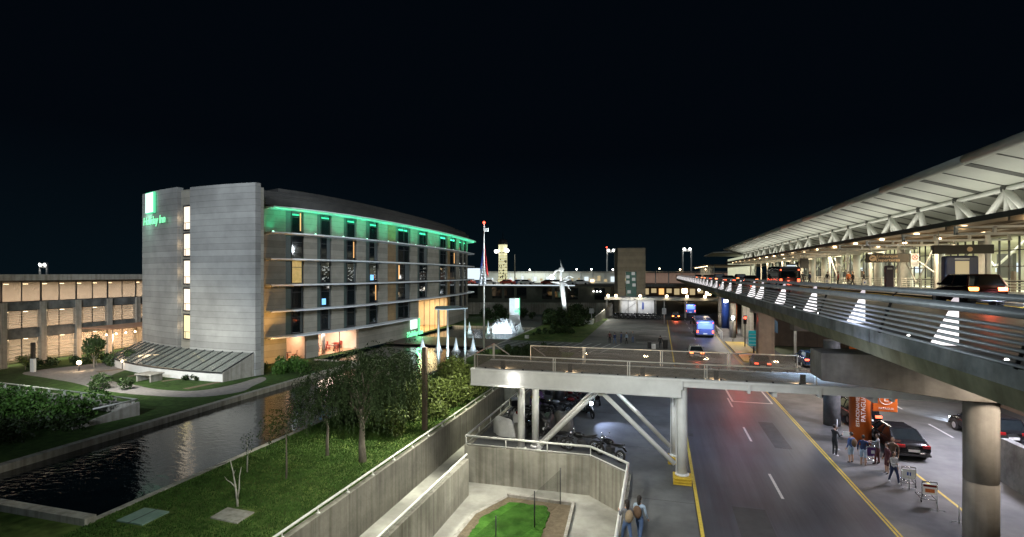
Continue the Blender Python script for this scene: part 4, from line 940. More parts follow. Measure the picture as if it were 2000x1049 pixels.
def roofcar(x, y, m_, lb):
    g = thing('roof_parked_car', lb, 'car', (x, y, 7.0), 0, 'cars parked on the parking deck roof')
    MB().extr([(-2.2, -.85, .25), (2.2, -.85, .25), (2.25, -.85, .8), (1.2, -.85, .92), (.7, -.85, 1.4), (-1.0, -.85, 1.42), (-1.8, -.85, .95), (-2.25, -.85, .85)], (0, 1.7, 0)).build('body', m_, g, bevel=.06)
    MB().extr([(1.05, -.87, .93), (.62, -.87, 1.33), (-.95, -.87, 1.35), (-1.6, -.87, .95)], (0, 1.74, 0)).build('windows', M['glass'], g)
    for wx in (-1.35, 1.35): MB().tube([(wx, -.9, .3), (wx, .9, .3)], .31, 12).build('wheel', M['rubber'], g)
ORD = 'first second third fourth fifth sixth seventh eighth ninth tenth eleventh twelfth thirteenth fourteenth fifteenth sixteenth seventeenth eighteenth'.split()
for i in range(18):
    if i not in (3, 9, 13): roofcar(-71+i*2.9+.4*(i%3), 143+1.2*(i%2), carmats[(i*7) % 4], '%s car on the parking deck roof, %s in the row from the left' % (['silver', 'blue', 'red', 'white'][(i*7) % 4], ORD[i]))
lamp('parking_roof_light', 'AREA', (-50, 143, 13), 3500, (.95, 1, .95), 30, (-50, 143, 7), 2)
lamp('lift_tower_light', 'SPOT', (-6, 112, 5), 3500, (1, .92, .75), .5, (-6.5, 132, 11), spot=70)
# far concourse
H_ = thing('far_concourse', 'long white lit glass concourse bridging across behind the parking deck', 'concourse', (-20, 250, 0))
M['conc_lit'] = mat('lit concourse glass', (.45, .45, .42), (.7, .68, .6), .15, .3, emit=(.85, .92, .82), es=.07)
M['conc_lit2'] = mat('pink lit glass', (.5, .38, .32), (.7, .52, .42), .2, .3, emit=(1, .62, .46), es=.12)
rel(H_, MB().box(-120, -14, 250, 256, 5.6, 10.6)).build('glass_wall', M['conc_lit'], H_)
rel(H_, MB().box(-14, 40, 250, 256, 5.8, 10.4)).build('glass_wall', M['conc_lit2'], H_)
rel(H_, MB().box(-120, 40, 249, 257, 10.6, 11.2)).build('roof', M['conc'], H_)
rel(H_, MB().box(-120, 40, 247, 257, 4.6, 5.5)).build('floor_edge', M['conc'], H_)
for i in range(27): rel(H_, MB().box(-118+i*5.8, -117.5+i*5.8, 249.6, 250, 5.6, 10.6)).build('column', M['white'], H_)
R = random.Random(5)
for i in range(34):
    x = -112+i*3.1; z = 6.0+R.random()*.8; h_ = .8+R.random()*1.6
    rel(H_, MB().box(x, x+.6+1.6*R.random(), 249.5, 249.8, z, z+h_)).build('lit_window', R.choice([M['amber'], M['screen'], M['lampwarm'] if R.random() < .2 else M['amber']]), H_)
for x, z in ((-92, 12.4), (-61, 12), (-31, 12.2), (-6.5, 12.2), (0, 12.4), (20, 12), (-112, 12), (-101, 12.1), (-83, 12), (-74, 12.2), (-46, 12), (-38, 12.2), (-21, 12), (9, 12)): rel(H_, MB().ball((x, 248, z), .35)).build('roof_lamp', M['lampw'] if x < -10 else M['lampwarm'], H_)
lamp('concourse_wash', 'AREA', (-60, 236, 14), 4500, (.9, 1, .95), 30, (-60, 250, 7), 6)
b = MB(); b.box(-24, 3, 200, 206, 0, 6.2); P_ = thing('lower_hall', 'warm lit low hall under the far elevated road', 'building', (0, 200, 0))
rel(P_, MB().box(-12, 18, 200, 206, 0, 5.2)).build('wall', M['brown'], P_)
for i in range(11): rel(P_, MB().box(-11+i*2.7, -9.2+i*2.7, 199.8, 199.95, 2.4+.6*(i % 2), 4.6)).build('window', [M['amber'], M['lampwarm'], M['amber']][i % 3] if i != 4 else M['wlamp'], P_)
rel(P_, MB().box(-13, 20, 198, 207, 5.2, 6.1)).build('roof_slab', M['conc'], P_)
# concrete lift tower
K_ = thing('lift_tower', 'square tan concrete lift tower with a tall glazed slot', 'tower', (-6.5, 134, 0))
pts = [(-9.9, 131), (-8.1, 131.5), (-5.4, 132.2), (-3.3, 132.8), (-4.8, 139), (-11.2, 137)]
M['towerc'] = mat('tan boarded concrete', (.20, .18, .14), (.27, .245, .19), .8, .85, joint=.9, jdark=.7)
rel(K_, MB().prism([pts[0], pts[1], (-8.8, 136), (-11.2, 137)], 0, 16.4)).build('wall', M['towerc'], K_)
rel(K_, MB().prism([pts[2], pts[3], pts[4], (-6, 137)], 0, 16.4)).build('wall', M['towerc'], K_)
rel(K_, MB().prism([(-8.1, 131.5), (-5.4, 132.2), (-6, 137), (-8.8, 136)], 10.6, 16.38)).build('wall', M['towerc'], K_)
rel(K_, MB().extr([(-8.0, 131.8, 2), (-5.5, 132.5, 2), (-5.5, 132.5, 10.5), (-8.0, 131.8, 10.5)], (0, .05, 0))).build('glazing', mat('teal lit glass', (.03, .07, .065), (.06, .12, .11), .6, .2, emit=(.3, .6, .5), es=.05), K_)
for z, x0 in ((8.9, -7.9), (7.6, -7.9), (8.3, -6.5), (6.9, -6.4), (9.7, -6.6), (5.2, -7.6)): rel(K_, MB().box(x0, x0+.8, 131.6, 131.75, z, z+.75)).build('lit_pane', M['reflect'], K_)
# pavilion
N_ = thing('bus_pavilion', 'white flat roofed pavilion with round ceiling lamps behind the motorcycles', 'pavilion', (-3, 128, 0))
rel(N_, MB().box(-12.5, 16, 124.6, 132, 3.9, 4.5)).build('roof_slab', M['ledge'], N_)
rel(N_, MB().box(-9, -1.2, 129, 129.2, 0, 3.9)).build('wall', M['white'], N_)
for x in (-12.2, -9, -5.2, -1.0, 5.5): rel(N_, MB().box(x, x+.35, 125, 125.35, 0, 3.9)).build('column', M['white'], N_)
for x in (-11.6, -9.8, -4.3, 1.6, 6, 9.8): rel(N_, MB().ball((x, 124.2, 4.9), .32)).build('globe_lamp', M['lampwarm'], N_)
rel(N_, MB().box(-4.0, -3.6, 128.8, 128.95, 1.5, 3.2)).build('notice', M['blue'], N_)
b = MB(); b.box(-7.3, -7.22, 128.8, 128.9, .3, 3.6); b.bar((-7.9, 128.8, 1.2), (-5, 128.8, 3.4), .08, .05); rel(N_, b).build('stair_rail', M['dark'], N_)
lamp('pavilion_light', 'AREA', (-5, 126.8, 3.8), 260, (.92, .94, 1), 8, (-5, 127, 0), 2); lamp('pavilion_side_light', 'AREA', (-11.5, 118, 3.5), 350, (1, 1, .85), 1, (-12.5, 112, 0), 1)
# control tower
CT = thing('control_tower', 'slender yellow lit lattice control tower with glaring white floodlights', 'control tower', (-44, 236, 0))
x, y = -67.2, 231.5
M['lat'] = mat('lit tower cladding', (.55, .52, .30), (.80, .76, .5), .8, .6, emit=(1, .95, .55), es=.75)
x, y = -69.3, 230
CT.location = (x, y, 0)
MB().lathe((0, 0, 0), [(2.1, 5), (2.0, 20), (2.1, 23.4)], 12, False).build('shaft', M['lat'], CT)
for k in range(11):
    b = MB(); b.lathe((0, 0, 6+k*1.35), [(2.2, 0), (2.2, .18)], 12, False); b.build('lattice_ring', M['roofdk'], CT) if k % 3 == 1 else b.build('lattice_ring', M['conc'], CT)
R = random.Random(4)
for k in range(26):
    a_ = -pi/2+R.uniform(-.9, .9)+.3; z = 7+R.random()*10; b = MB(); b.box(-.22, .22, -.05, .05, 0, .7)
    o = b.build('opening', M['dark'], CT); o.location = (2.12*cos(a_), 2.12*sin(a_), z); o.rotation_euler = (0, 0, a_+pi/2)
MB().lathe((0, 0, 23.4), [(1.9, 0), (2.2, .6), (2.0, 2.0), (1.1, 2.5)], 12, False).build('cab', M['roofdk'], CT)
MB().tube([(0, 0, 26), (0, 0, 29.5)], .12, 6).build('mast', M['dark'], CT)
for dx in (-2.9, -2.2, 2.2, 2.9): MB().ball((dx, -2, 20.3+.3*(dx > 0)), (.6, .4, .7)).build('floodlight', M['lampw'], CT)
MB().bar((-3.0, -1.8, 19.8), (3.0, -1.8, 19.8), .2, .2).build('floodlight_bar', M['conc'], CT)
MB().tube([(5.2, 2, 0), (5.2, 2, 19)], .25, 6).build('side_mast', M['conc'], CT)
def gate(label, px_, y_, z1, red, name='portal_mast'):
    g = thing(name, label, 'mast', (px_, y_, 0), 0, 'twin legged floodlight masts')
    for dx in (-1.9, 1.9): MB().tube([(dx, 0, 0), (dx, 0, z1)], .36, 8).build('leg', M['white'], g)
    MB().box(-2.1, 2.1, -.3, .3, z1-2.0, z1-.9).build('cross_head', M['white'], g)
    for dx in (-1.2, 1.2): MB().ball((dx, -.5, z1-.7), (.55, .35, .45)).build('floodlight', M['lampw'], g)
    if red: MB().ball((-2.1, 0, z1+.7), .35).build('beacon', M['lampred'], g)
    return g
gate('portal floodlight mast with red beacon just left of the concrete lift tower', -22.6, 257, 22.2, True)
gate('portal floodlight mast above the far road, right of the concrete lift tower', 12.7, 263, 22.6, False)
gate('small distant portal mast above the left end of the low wing roof', -229, 145, 14.3, False)
gate('tiny distant portal mast above the wing roof, near the red tipped mast', -196, 176, 13.6, False)
g = thing('beacon_mast', 'white mast with a red beacon rising just left of the hotel tower', 'mast', (-160, 150, 0))
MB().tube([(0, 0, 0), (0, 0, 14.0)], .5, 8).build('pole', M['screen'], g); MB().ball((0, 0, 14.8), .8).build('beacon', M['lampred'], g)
# sculpture
S2 = thing('steel_sculpture', 'tall leaning white blade with twisted winged head rising from the shrubs', 'sculpture', (-18.5, 106.5, 0))
MB().tube([(0, 0, 0), (-.45, 0, 4), (-.95, 0, 8.3)], [.42, .45, .55], 10).build('stem', M['white'], S2)
b = MB(); b.tube([(-1.0, 0, 8.2), (-1.2, .1, 9.6), (-.9, 0, 11.2), (-1.25, 0, 13.0)], [.22, .32, .22, .03], 8); b.build('blade', M['white'], S2)
b = MB(); b.tube([(-1.1, 0, 11.0), (-2.2, 0, 10.6), (-2.9, 0, 9.6), (-3.1, 0, 8.8)], [.18, .22, .2, .08], 6); b.ball((-1.0, 0, 10.9), (.6, .3, .6)); b.build('curl', M['white'], S2)
b = MB(); b.tube([(-3.2, -.2, 8.3), (-1.4, 0, 8.1), (1.1, .3, 8.9)], [.06, .3, .05], 6); b.tube([(-1, 0, 8.2), (.2, 0, 7.8), (.9, .1, 6.6)], [.25, .12, .03], 6); b.tube([(-.6, 0, 9), (.7, 0, 9.6), (1.6, 0, 9.1)], [.2, .12, .03], 6); b.build('wing', M['white'], S2)
MB().ball((-2.9, -.6, 9.3), .45).build('lamp', M['lampw'], S2)
lamp('sculpture_light', 'SPOT', (-16, 98, 3.2), 9000, (.85, .95, 1), .2, (-19, 106.5, 7), spot=50)
# sign pylon
Y_ = thing('sign_pylon', 'grey and green lit sign pylon standing in the splashing fountain', 'sign', (-25.2, 91.0, 0), .25)
MB().box(-.6, .6, -.25, .25, -.5, .9).build('base', M['dark'], Y_); MB().box(-.95, .95, -.3, .3, .9, 2.6).build('plinth', M['rail'], Y_)
b = MB(); b.box(-.95, .75, -.35, .35, 2.6, 5.6); b.build('body', M['ledge'], Y_, bevel=.1)
MB().box(.1, .8, -.40, -.36, 3.9, 5.55).build('light_panel', M['logo'], Y_); MB().box(0, .8, -.40, -.36, 3.05, 3.45).build('green_strip', M['signg'], Y_); MB().box(.8, .95, -.35, .35, 2.6, 5.65).build('green_edge', M['signgs'], Y_)
# fountains: tapering jets of white water with spray clumps
def jet(label, x, y, h, r, n=1):
    f = thing('fountain_jet', label, 'fountain jet', (x, y, -.28), 0, 'fountain jets in the pond')
    b = MB(); prof = [(r*1.25, 0), (r*.8, h*.12), (r*.55, h*.3), (r*.36, h*.55), (r*.16, h*.85), (.02, h)]; b.lathe((0, 0, 0), prof, 12); b.build('water_column', M['spray'], f)
    R = random.Random(int(x*10)); bl = [(0, 0, h*(.05+.12*k), r*(1.15-.17*k), r*(1.15-.17*k), h*.14) for k in range(6)]
    foliage('droplets', bl, 260, .06, M['spray'], f, rnd=R)
    lamp('jet_light', 'SPOT', (x+.9, y-1.2, .1), 170, (.72, .88, 1), .1, (x, y, h*.4), spot=75)
for lb, x, h in (('leftmost front fountain jet, close to the green sign', -30.6, 2.0), ('second front fountain jet from the left, before the yellow entrance', -28.3, 2.15), ('third front fountain jet, behind the right canopy pole', -25.8, 2.1), ('rightmost and tallest front fountain jet beside the flagpole', -23.4, 2.5)): jet(lb, x, 64.2, h*.92, .55)
jet('left rear fountain jet beyond the boardwalk', -30.9, 83, 2.2, .55); jet('right rear fountain jet beyond the boardwalk, left of the flagpole', -27.6, 83, 2.5, .5)
f = thing('splash_fountain', 'broad bright splashing fountain of foaming white water round the pylon', 'fountain', (-25.6, 87.5, -.28))
R = random.Random(8); b = MB()
for k in range(16):
    a_ = R.random()*6.28; d = R.random()*1.8; hh = (2.9-d*.8)*(.6+.4*R.random()); r_ = .35+.35*R.random(); cx, cy_ = -.6+cos(a_)*d*1.2, sin(a_)*d*.6
    b.lathe((cx, cy_, 0), [(r_*1.6, 0), (r_, hh*.35), (r_*.7, hh*.7), (.05, hh)], 9)
b.lathe((2.4, 0, 0), [(.7, 0), (.3, .8), (.04, 1.9)], 9)
b.build('water_mass', M['spray'], f)
foliage('droplets', [(-.6, 0, .9, 2.4, 1.2, 1.7), (-1.7, 0, .6, 1.8, 1, 1.1), (2.2, 0, .6, 1, .7, 1)], 3000, .09, M['spray'], f, rnd=R)
for dx in (-2, .6): lamp('splash_light', 'SPOT', (-25.6+dx, 84.6, .2), 1500, (.78, .9, 1), .2, (-25.8+dx*.4, 87.8, 1.2), spot=95)

# ================================================================ POLES
p_ = thing('flagpole', 'tall white flagpole with a limp flag and a red lamp on top', 'flagpole', (-20.4, 59.8, 0))
MB().tube([(0, 0, 0), (0, 0, 16)], [.13, .07], 10).build('pole', M['whitesteel'], p_); MB().ball((0, 0, 16.2), .16).build('beacon', M['lampred'], p_); MB().box(.0, .55, -.1, .1, 15.1, 15.5).build('camera_box', M['white'], p_)
def flagsheet(pts0, pts1, m, name='flag_cloth'):
    b = MB(); n = 14; rows = []
    for r_ in range(9):
        k = r_/8; row = []
        for i in range(n+1):
            t_ = i/n; p0 = Vector(pts0[0]).lerp(Vector(pts0[1]), t_); p1 = Vector(pts1[0]).lerp(Vector(pts1[1]), t_); p = p0.lerp(p1, k); p.y += .09*sin(t_*11+k*2)*(.3+k); row.append(p)
        rows.append(row)
    for a_, c_ in zip(rows, rows[1:]): b.strip(a_, c_, True)
    o = b.build(name, m, p_); s_ = o.modifiers.new('s', 'SOLIDIFY'); s_.thickness = .02; return o
flagsheet([(-.22, 0, 11.4), (.15, 0, 11.2)], [(-.75, 0, 8.6), (.25, .0, 8.7)], mat('flag white', (.6, .62, .66), rough=.8)); flagsheet([(-.1, .03, 13.6), (.12, .03, 13.5)], [(-.22, .03, 11.4), (.55, .03, 9.6)], mat('flag red', (.45, .02, .02), rough=.8)); flagsheet([(-.12, .02, 13.5), (-.02, 0.02, 13.5)], [(-.5, .02, 10.4), (-.2, .02, 11.0)], mat('flag blue', (.02, .05, .25), rough=.8))
lamp('flag_light', 'SPOT', (-19.6, 55, .3), 700, (.8, .93, 1), .1, (-20.4, 59.8, 9), spot=40)
whole(MB().box(-14.62, -14.34, 30.55, 30.85, -.05, 5.3), 'square_post', 'dark brown square post beside the yellow green shrubs', 'post', M['brown'], bevel=.015)

# ================================================================ VEGETATION
willow_tree('willow_tree', 'large drooping willow in front of the restaurant windows', -15.2, 24.6, [(0, 0, -.1), (-.06, 0, .9), (-.1, .1, 1.8), (-.2, .1, 3.4)], 8, [((-1.7, .3, 4.3), (1.9, 1.6, 1.4), 170, 2.0), ((.5, .5, 4.7), (1.9, 1.6, 1.3), 250, 2.6), ((-.6, .2, 3.0), (2.5, 1.5, .9), 110, 1.5)], .17, M['leafgrey'])
willow_tree('small_willow', 'smaller drooping tree just left of the large willow', -17.6, 24.9, [(0, 0, -.1), (0, 0, .8), (.05, 0, 1.5), (-.1, 0, 2.4)], 6, [((0, 0, 3.1), (1.3, 1.2, 1.0), 95, 1.5), ((-.7, .2, 2.4), (.8, .8, .7), 30, 1.1)], .08, M['leafgrey'])
willow_tree('young_tree', 'slender young tree with a thin pale trunk on the lawn', -17.5, 21.5, [(0, 0, -.1), (.02, 0, .9), (0, 0, 1.7), (.03, 0, 2.5)], 5, [((0, 0, 2.7), (.7, .7, .6), 55, 1.0)], .04, M['leafgrey'])
willow_tree('background_willow', 'dark willow crown by the canal behind the large willow', -16.9, 31.2, [(0, 0, -.1), (0, 0, .8), (0, 0, 1.7), (0, 0, 3)], 7, [((0, 0, 4.0), (1.8, 1.6, 1.2), 150, 2.2)], .12, M['leafdk'])
t = thing('bare_sapling', 'leafless forked sapling with pale branches beside the stone slab', 'sapling', (-17.45, 18.4, 0))
b = MB(); b.tube([(0, 0, -.05), (-.03, 0, .35), (-.12, 0, .9), (-.30, .05, 1.5), (-.45, .05, 1.95)], [.05, .045, .035, .022, .012], 7); b.tube([(-.02, 0, .3), (.08, 0, .8), (.07, .03, 1.3), (.16, .03, 1.7)], [.035, .03, .02, .01], 6); b.tube([(-.1, 0, .8), (-.35, 0, 1.0), (-.62, 0, 1.1)], [.026, .02, .01], 6); b.tube([(-.55, 0, 1.08), (-.7, 0, 1.22)], [.012, .005], 5); b.tube([(-.25, .03, 1.3), (-.14, .03, 1.55)], [.015, .005], 5)
b.build('branches', M['palebark'], t)
t = thing('thin_sapling', 'thin upright twig of a sapling at the canal edge', 'sapling', (-20.0, 21.7, 0))
MB().tube([(0, 0, 0), (.03, 0, .9), (.0, 0, 1.7)], [.04, .03, .01], 6).build('trunk', M['palebark'], t); foliage('crown', [(0, 0, 1.5, .35, .35, .7)], 120, .05, M['leafdk'], t)
for lb, pts, n, s_, m_ in (
    ('broad yellow green shrub right of the dark square post', [(-15.6, 33.5, 1.9, 1.9, 2.0), (-14.9, 37, 1.5, 2, 2.1), (-17, 36.4, 2, 2, 2.5)], 11000, .11, 'leafyel'),
    ('yellow green shrub at the foot of the large willow', [(-16.2, 29.6, 1.8, 1.4, 1.7)], 4000, .10, 'leafyel'),
    ('yellow green hedge under the left end of the footbridge', [(-14.6, 40.6, 1.0, 2.0, 1.8), (-16.8, 41.5, 1.9, 2.3, 2.4)], 6500, .12, 'leafyel'),
    ('dark shrub between the willow and the canal', [(-20, 31, 1.7, 2, 2.3), (-20.5, 35.5, 1.4, 2, 2.2)], 4500, .12, 'leafdk'),
    ('green shrub by the pond behind the white poles', [(-18.5, 56, 2.0, 2.0, 1.2), (-15.5, 58.2, 2.2, 2.2, 1.6), (-12.6, 60.0, 1.5, 2, 1.3)], 6000, .13, 'leaf'),
    ('low shrub strip above the far balustrade', [(-17.2, 63.5, 2.6, 1.4, .9), (-13.8, 64, 1.8, 1.3, 1.1)], 3200, .13, 'leaf'),
    ('bright green rounded shrub before the tower nook', [(-37.6, 44.6, 1.7, 1.2, 1.3), (-35.5, 45.4, 1.2, 1.2, 1.2)], 4500, .11, 'leafbright'),
    ('clipped dark hedge along the garden path by the lit terrace', [(-56.3, 43.0, 2.0, 1.2, 1.7), (-53.4, 44.0, 2.2, 1.2, 1.8), (-59.3, 44, 1.6, 1.2, 1.3)], 6500, .12, 'leaf'),
    ('small round shrub at the end of the clipped hedge', [(-50.8, 43.9, 1.0, .9, 1.7)], 1600, .11, 'leaf'),
    ('dense shrubbery round the foot of the leaning sculpture', [(-18.5, 104, 3.5, 3, 2.6), (-15.2, 101, 2.6, 3, 2.2), (-20.5, 100, 2.6, 3, 1.8), (-17.5, 94, 3, 3, 1.6)], 8000, .22, 'leaf'),
    ('big dark shrub before the pale garden wall', [(-16.8, 111, 4.2, 2.4, 3.2), (-21.5, 112, 3, 2.4, 2.8)], 5000, .25, 'leaf'),
    ('dark bushes along the pale garden wall left of the pylon', [(-36, 112, 4, 2.2, 2.6), (-44, 110, 4, 2.2, 2.4), (-29, 114, 2.5, 2, 1.9)], 5000, .25, 'leafdk'),
    ('low green planting left of the parking lot', [(-15.6, 88, 2.2, 4, 1.1), (-18.2, 84, 2.6, 3.4, .8)], 3500, .16, 'leaf'),
    ('red tipped grasses and shrub on the bend of the garden path', [(-46.6, 34.2, 1.3, .9, 1.3), (-44.6, 34.5, .9, .7, .9)], 1500, .1, 'leaf'),
    ('low dark planting between the path plots', [(-46, 40.2, 2, .6, .5), (-42, 39, 1.6, .6, .45)], 1300, .1, 'leafdk')):
    bush('shrub' if 'hedge' not in lb else 'hedge', lb, pts, n, s_, M[m_])
# big clipped hedge, lit only along its top
bl = []
R = random.Random(11)
for i in range(46): bl.append((-54+R.random()*16.0, 24.2+R.random()*3.2, .5+R.random()*1.0, 1.2, 1.0, .8))
for i in range(26): bl.append((-54+i*.62, 26.2+.5*R.random()-.04*i, 1.55+.15*R.random(), .7, .6, .5))
tag(foliage('hedge', bl, 15000, .12, M['leafbright'], rnd=R), 'large clipped hedge with a lit top beside the white garden railing', 'hedge')
tag(foliage('hedge', [(-40+i*1.2-8, 21.6+.4*R.random(), .6, 1.3, 1.2, 1.0) for i in range(10)]+[(-39+i, 24.5, .4, 1, 1, .7) for i in range(4)], 5000, .12, M['leafdk'], rnd=R), 'dark unlit hedge between the large hedge and the canal', 'hedge')
tree('garden_tree', 'small round tree by the garden path in front of the wing', -58.2, 41.6, 3.4, 1.0, 1.15, 2600, .11, M['leaf'], tr=.08, k=14, br=.5)
tree('terrace_tree', 'yellow lit thin tree on the bulb lit terrace', -56.5, 49.5, 3.6, 1.4, 1.2, 1100, .11, M['leafyel'], tr=.06, k=12, br=.45)
tree('garden_sapling', 'small sapling at the wing columns on the far left', -63.6, 38.6, 1.9, .5, .7, 500, .1, M['leafyel'], tr=.03, k=8, br=.3)
for i, (x, y) in enumerate(((-63.4, 40.2), (-61.6, 43.2))): bush('shrub', ['low shrub at the wing base beyond the white totem', 'low shrub strip in front of the louvred windows'][i], [(x, y, 1.1, 1.6, .9)], 900, .12, M['leafdk'])

# ================================================================ GARDEN FURNITURE
g = thing('garden_railing', 'white garden railing turning a sharp corner on a low concrete wall', 'railing', (-36, 28.4, 0))
b = MB(); b.tube([(-54, 29.9, 1.1), (-35.6, 28.4, 1.1), (-35.9, 25.6, 1.1)], .055, 8); rel(g, b).build('handrail', M['whitesteel'], g)
for i in range(10):
    x = -53.2+i*1.9; y = 29.85-(x+54)*.082; rel(g, MB().box(x, x+.04, y, y+.05, .75, 1.1).box(x+.16, x+.2, y, y+.05, .75, 1.1)).build('bracket', M['whitesteel'], g)
b = MB(); b.extr([(-54, 29.95, 0), (-35.5, 28.5, 0), (-35.5, 28.5, .78), (-54, 29.95, .78)], (0, -.22, 0)); rel(g, b).build('base_wall', M['conc'], g)
b = MB(); b.extr([(-35.4, 28.4, 0), (-36.2, 24.6, 0), (-36.2, 24.6, .1), (-35.4, 28.4, .95)], (-.22, 0, 0)); rel(g, b).build('end_wall', M['conc'], g)
g = thing('garden_totem', 'slim white and dark information totem standing by the garden path', 'totem', (-61.5, 38.0, 0))
MB().box(-.25, .25, -.12, .12, 0, 1.35).build('lower_panel', M['white'], g); MB().box(-.22, .22, -.1, .1, 1.35, 3.0).build('upper_panel', M['black'], g)
for lb, x, y in (('glowing round garden lamp on a short post by the path', -57.6, 39.7), ('small dim garden lamp between the clipped bushes', -54.2, 41.6)):
    g = thing('garden_lamp', lb, 'garden lamp', (x, y, 0), 0, 'garden lamps by the path'); MB().tube([(0, 0, 0), (0, 0, .7)], .05, 8).build('post', M['dark'], g); MB().ball((0, 0, .85), .22 if x < -56 else .13).build('globe', M['lampwarm'], g)
    lamp('garden_lamp_light', 'POINT', (x+.1, y-.3, 1.1), 90 if x < -56 else 30, WARM, .12)
g = thing('litter_bin', 'blue wheeled bin beside the lean-to corner', 'bin', (-50.5, 41.6, 0)); b = MB(); b.prism([(-.35, -.3), (.35, -.3), (.4, .3), (-.4, .3)], .08, 1.0); b.build('body', M['blue'], g, bevel=.03); MB().box(-.42, .42, -.36, .36, 1.0, 1.08).build('lid', M['blue'], g)
for dx in (-.3, .3): MB().tube([(dx-.04, .25, .1), (dx+.04, .25, .1)], .1, 10).build('wheel', M['rubber'], g)
# grey stands with small white boxes on the plaza
for lb, x, y in (('small white kiosk box on the plaza lawn below the sculpture', -19.8, 78.6),):
    whole(MB().box(x-.3, x+.3, y-.2, y+.2, .0, .5).box(x-.05, x+.05, y-.05, y+.05, 0, .1), 'service_box', lb, 'box', M['white'], bevel=.02)
g = thing('parking_sign', 'round topped parking sign on a thin post before the sloping wall', 'sign', (-13.4, 107.5, 0)); MB().tube([(0, 0, 0), (0, 0, 2.4)], .06, 6).build('post', M['rail'], g); MB().box(-.45, .45, -.06, -.02, 1.9, 2.9).build('panel', M['rail'], g)
# ================================================================ VEHICLES
def loft(b, st, ring):
    """st: stations; ring(s) -> list of points; joins them and caps the ends."""
    n = None; vs = []; fs = []
    for s in st: r = ring(s); n = len(r); vs += r
    for i in range(len(st)-1):
        for k in range(n): fs.append((i*n+k, i*n+(k+1) % n, (i+1)*n+(k+1) % n, (i+1)*n+k))
    fs.append(tuple(range(n))); fs.append(tuple(reversed(range((len(st)-1)*n, len(st)*n))))
    return b.add(vs, fs, True)
def paint(name, c): return mat(name, c, rough=.18, metal=.3, spec=.6)
PAINT = {k: paint('car paint '+k, v) for k, v in dict(black=(.012, .012, .014), dark=(.03, .03, .035), red=(.16, .012, .012), silver=(.32, .33, .34), blue=(.02, .05, .12), white=(.55, .55, .54), maroon=(.055, .012, .012)).items()}
def car(label, x, y, z=0, rz=0, kind='sedan', col='black', lit='tail', group=None, name='parked_car', L=1.0, indic=False):
    t = thing(name, label, 'car', (x, y, z), rz, group)
    suv = kind == 'suv'; h = 1.0 if not suv else 1.12
    st = [(2.24, .36, .60, .70), (2.12, .22, .70, .82), (1.6, .18, .80, .88), (.95, .18, .92, .90), (0, .18, .95, .90), (-1.2, .18, .97, .90), (-1.8, .2, .98, .885), (-2.12, .26, .97 if not suv else 1.0, .85), (-2.25, .40, .80, .78)]
    def ring(s):
        y_, zb, zt, w_ = s; zt *= h; m_ = (zb+zt)/2
        P_ = [(-.75*w_, zb), (.75*w_, zb), (w_*.97, zb+.12), (w_, m_), (w_*.97, zt-.10), (w_*.84, zt), (0, zt+.025), (-w_*.84, zt), (-w_*.97, zt-.10), (-w_, m_), (-w_*.97, zb+.12)]
        return [(px, y_*L, pz) for px, pz in P_]
    loft(MB(), st, ring).build('body', PAINT[col], t, sub=1)
    rt = 1.42 if not suv else 1.62; g = [(1.12, .0), (.42, 1), (-.9 if not suv else -1.75, 1), (-1.72 if not suv else -2.12, .0)]
    zb = .93*h
    def gr(s):
        y_, k = s; z_ = zb+(rt-zb)*k; w_ = .80-.2*k; return [(-w_, y_*L, z_), (w_, y_*L, z_)]
    v = []; 
    for s in g: v += gr(s)
    b = MB(); b.add([(p[0], p[1], p[2]) for p in v], [(0, 2, 4, 6), (7, 5, 3, 1), (0, 1, 3, 2), (2, 3, 5, 4), (4, 5, 7, 6), (6, 7, 1, 0)]); b.build('windows', M['glass'], t, bevel=.03)
    b = MB(); 
    b.add([(-.63, .50*L, rt-.03), (.63, .50*L, rt-.03), (.63, (g[2][0]-.06)*L, rt-.02), (-.63, (g[2][0]-.06)*L, rt-.02), (-.54, .36*L, rt+.03), (.54, .36*L, rt+.03), (.54, (g[2][0]+.05)*L, rt+.035), (-.54, (g[2][0]+.05)*L, rt+.035)], [(3, 2, 1, 0), (4, 5, 6, 7), (0, 1, 5, 4), (1, 2, 6, 5), (2, 3, 7, 6), (3, 0, 4, 7)])
    for sx in (-1, 1):
        b.bar((sx*.80, 1.12*L, zb), (sx*.61, .42*L, rt), .06, .05); b.bar((sx*.80, g[3][0]*L, zb), (sx*.61, g[2][0]*L, rt), .09, .05); b.bar((sx*.81, -.35*L, zb), (sx*.62, -.3*L, rt), .06, .03)
    b.build('roof', PAINT[col], t, bevel=.015)
    for sx in (-1, 1):
        b = MB(); b.ball((sx*.93, .85*L, 1.0*h), (.10, .07, .07), 8, 5); b.build('mirror', PAINT[col], t)
        for wy in (1.38, -1.35):
            b = MB(); b.tube([(sx*.68, wy*L, .32), (sx*.915, wy*L, .32)], .325, 20); wl_ = b.build('wheel', M['rubber'], t)
            b = MB(); b.tube([(sx*.90, wy*L, .32), (sx*.93, wy*L, .32)], [.20, .18], 14); b.build('rim', M['rail'], wl_)
            b = MB(); b.tube([(sx*.5, wy*L, .36), (sx*.897, wy*L, .36)], .38, 18); b.build('wheel_arch', M['black'], t)
        mt = M['tail'] if 'tail' in lit else (M['brake'] if 'brake' in lit else M['taild'])
        if indic and sx < 0: mt = M['indic']
        b = MB(); b.box(sx*.58-.19, sx*.58+.19, -2.27*L, -2.1*L, .72*h, .88*h); b.build('tail_light', mt, t, bevel=.03)
        b = MB(); b.ball((sx*.60, 2.12*L, .62), (.2, .12, .085), 8, 6); b.build('head_light', M['head'] if 'head' in lit else M['headd'], t)
    MB().box(-.26, .26, -2.285*L, -2.25*L, .52*h, .64*h).build('number_plate', M['plate'], t)
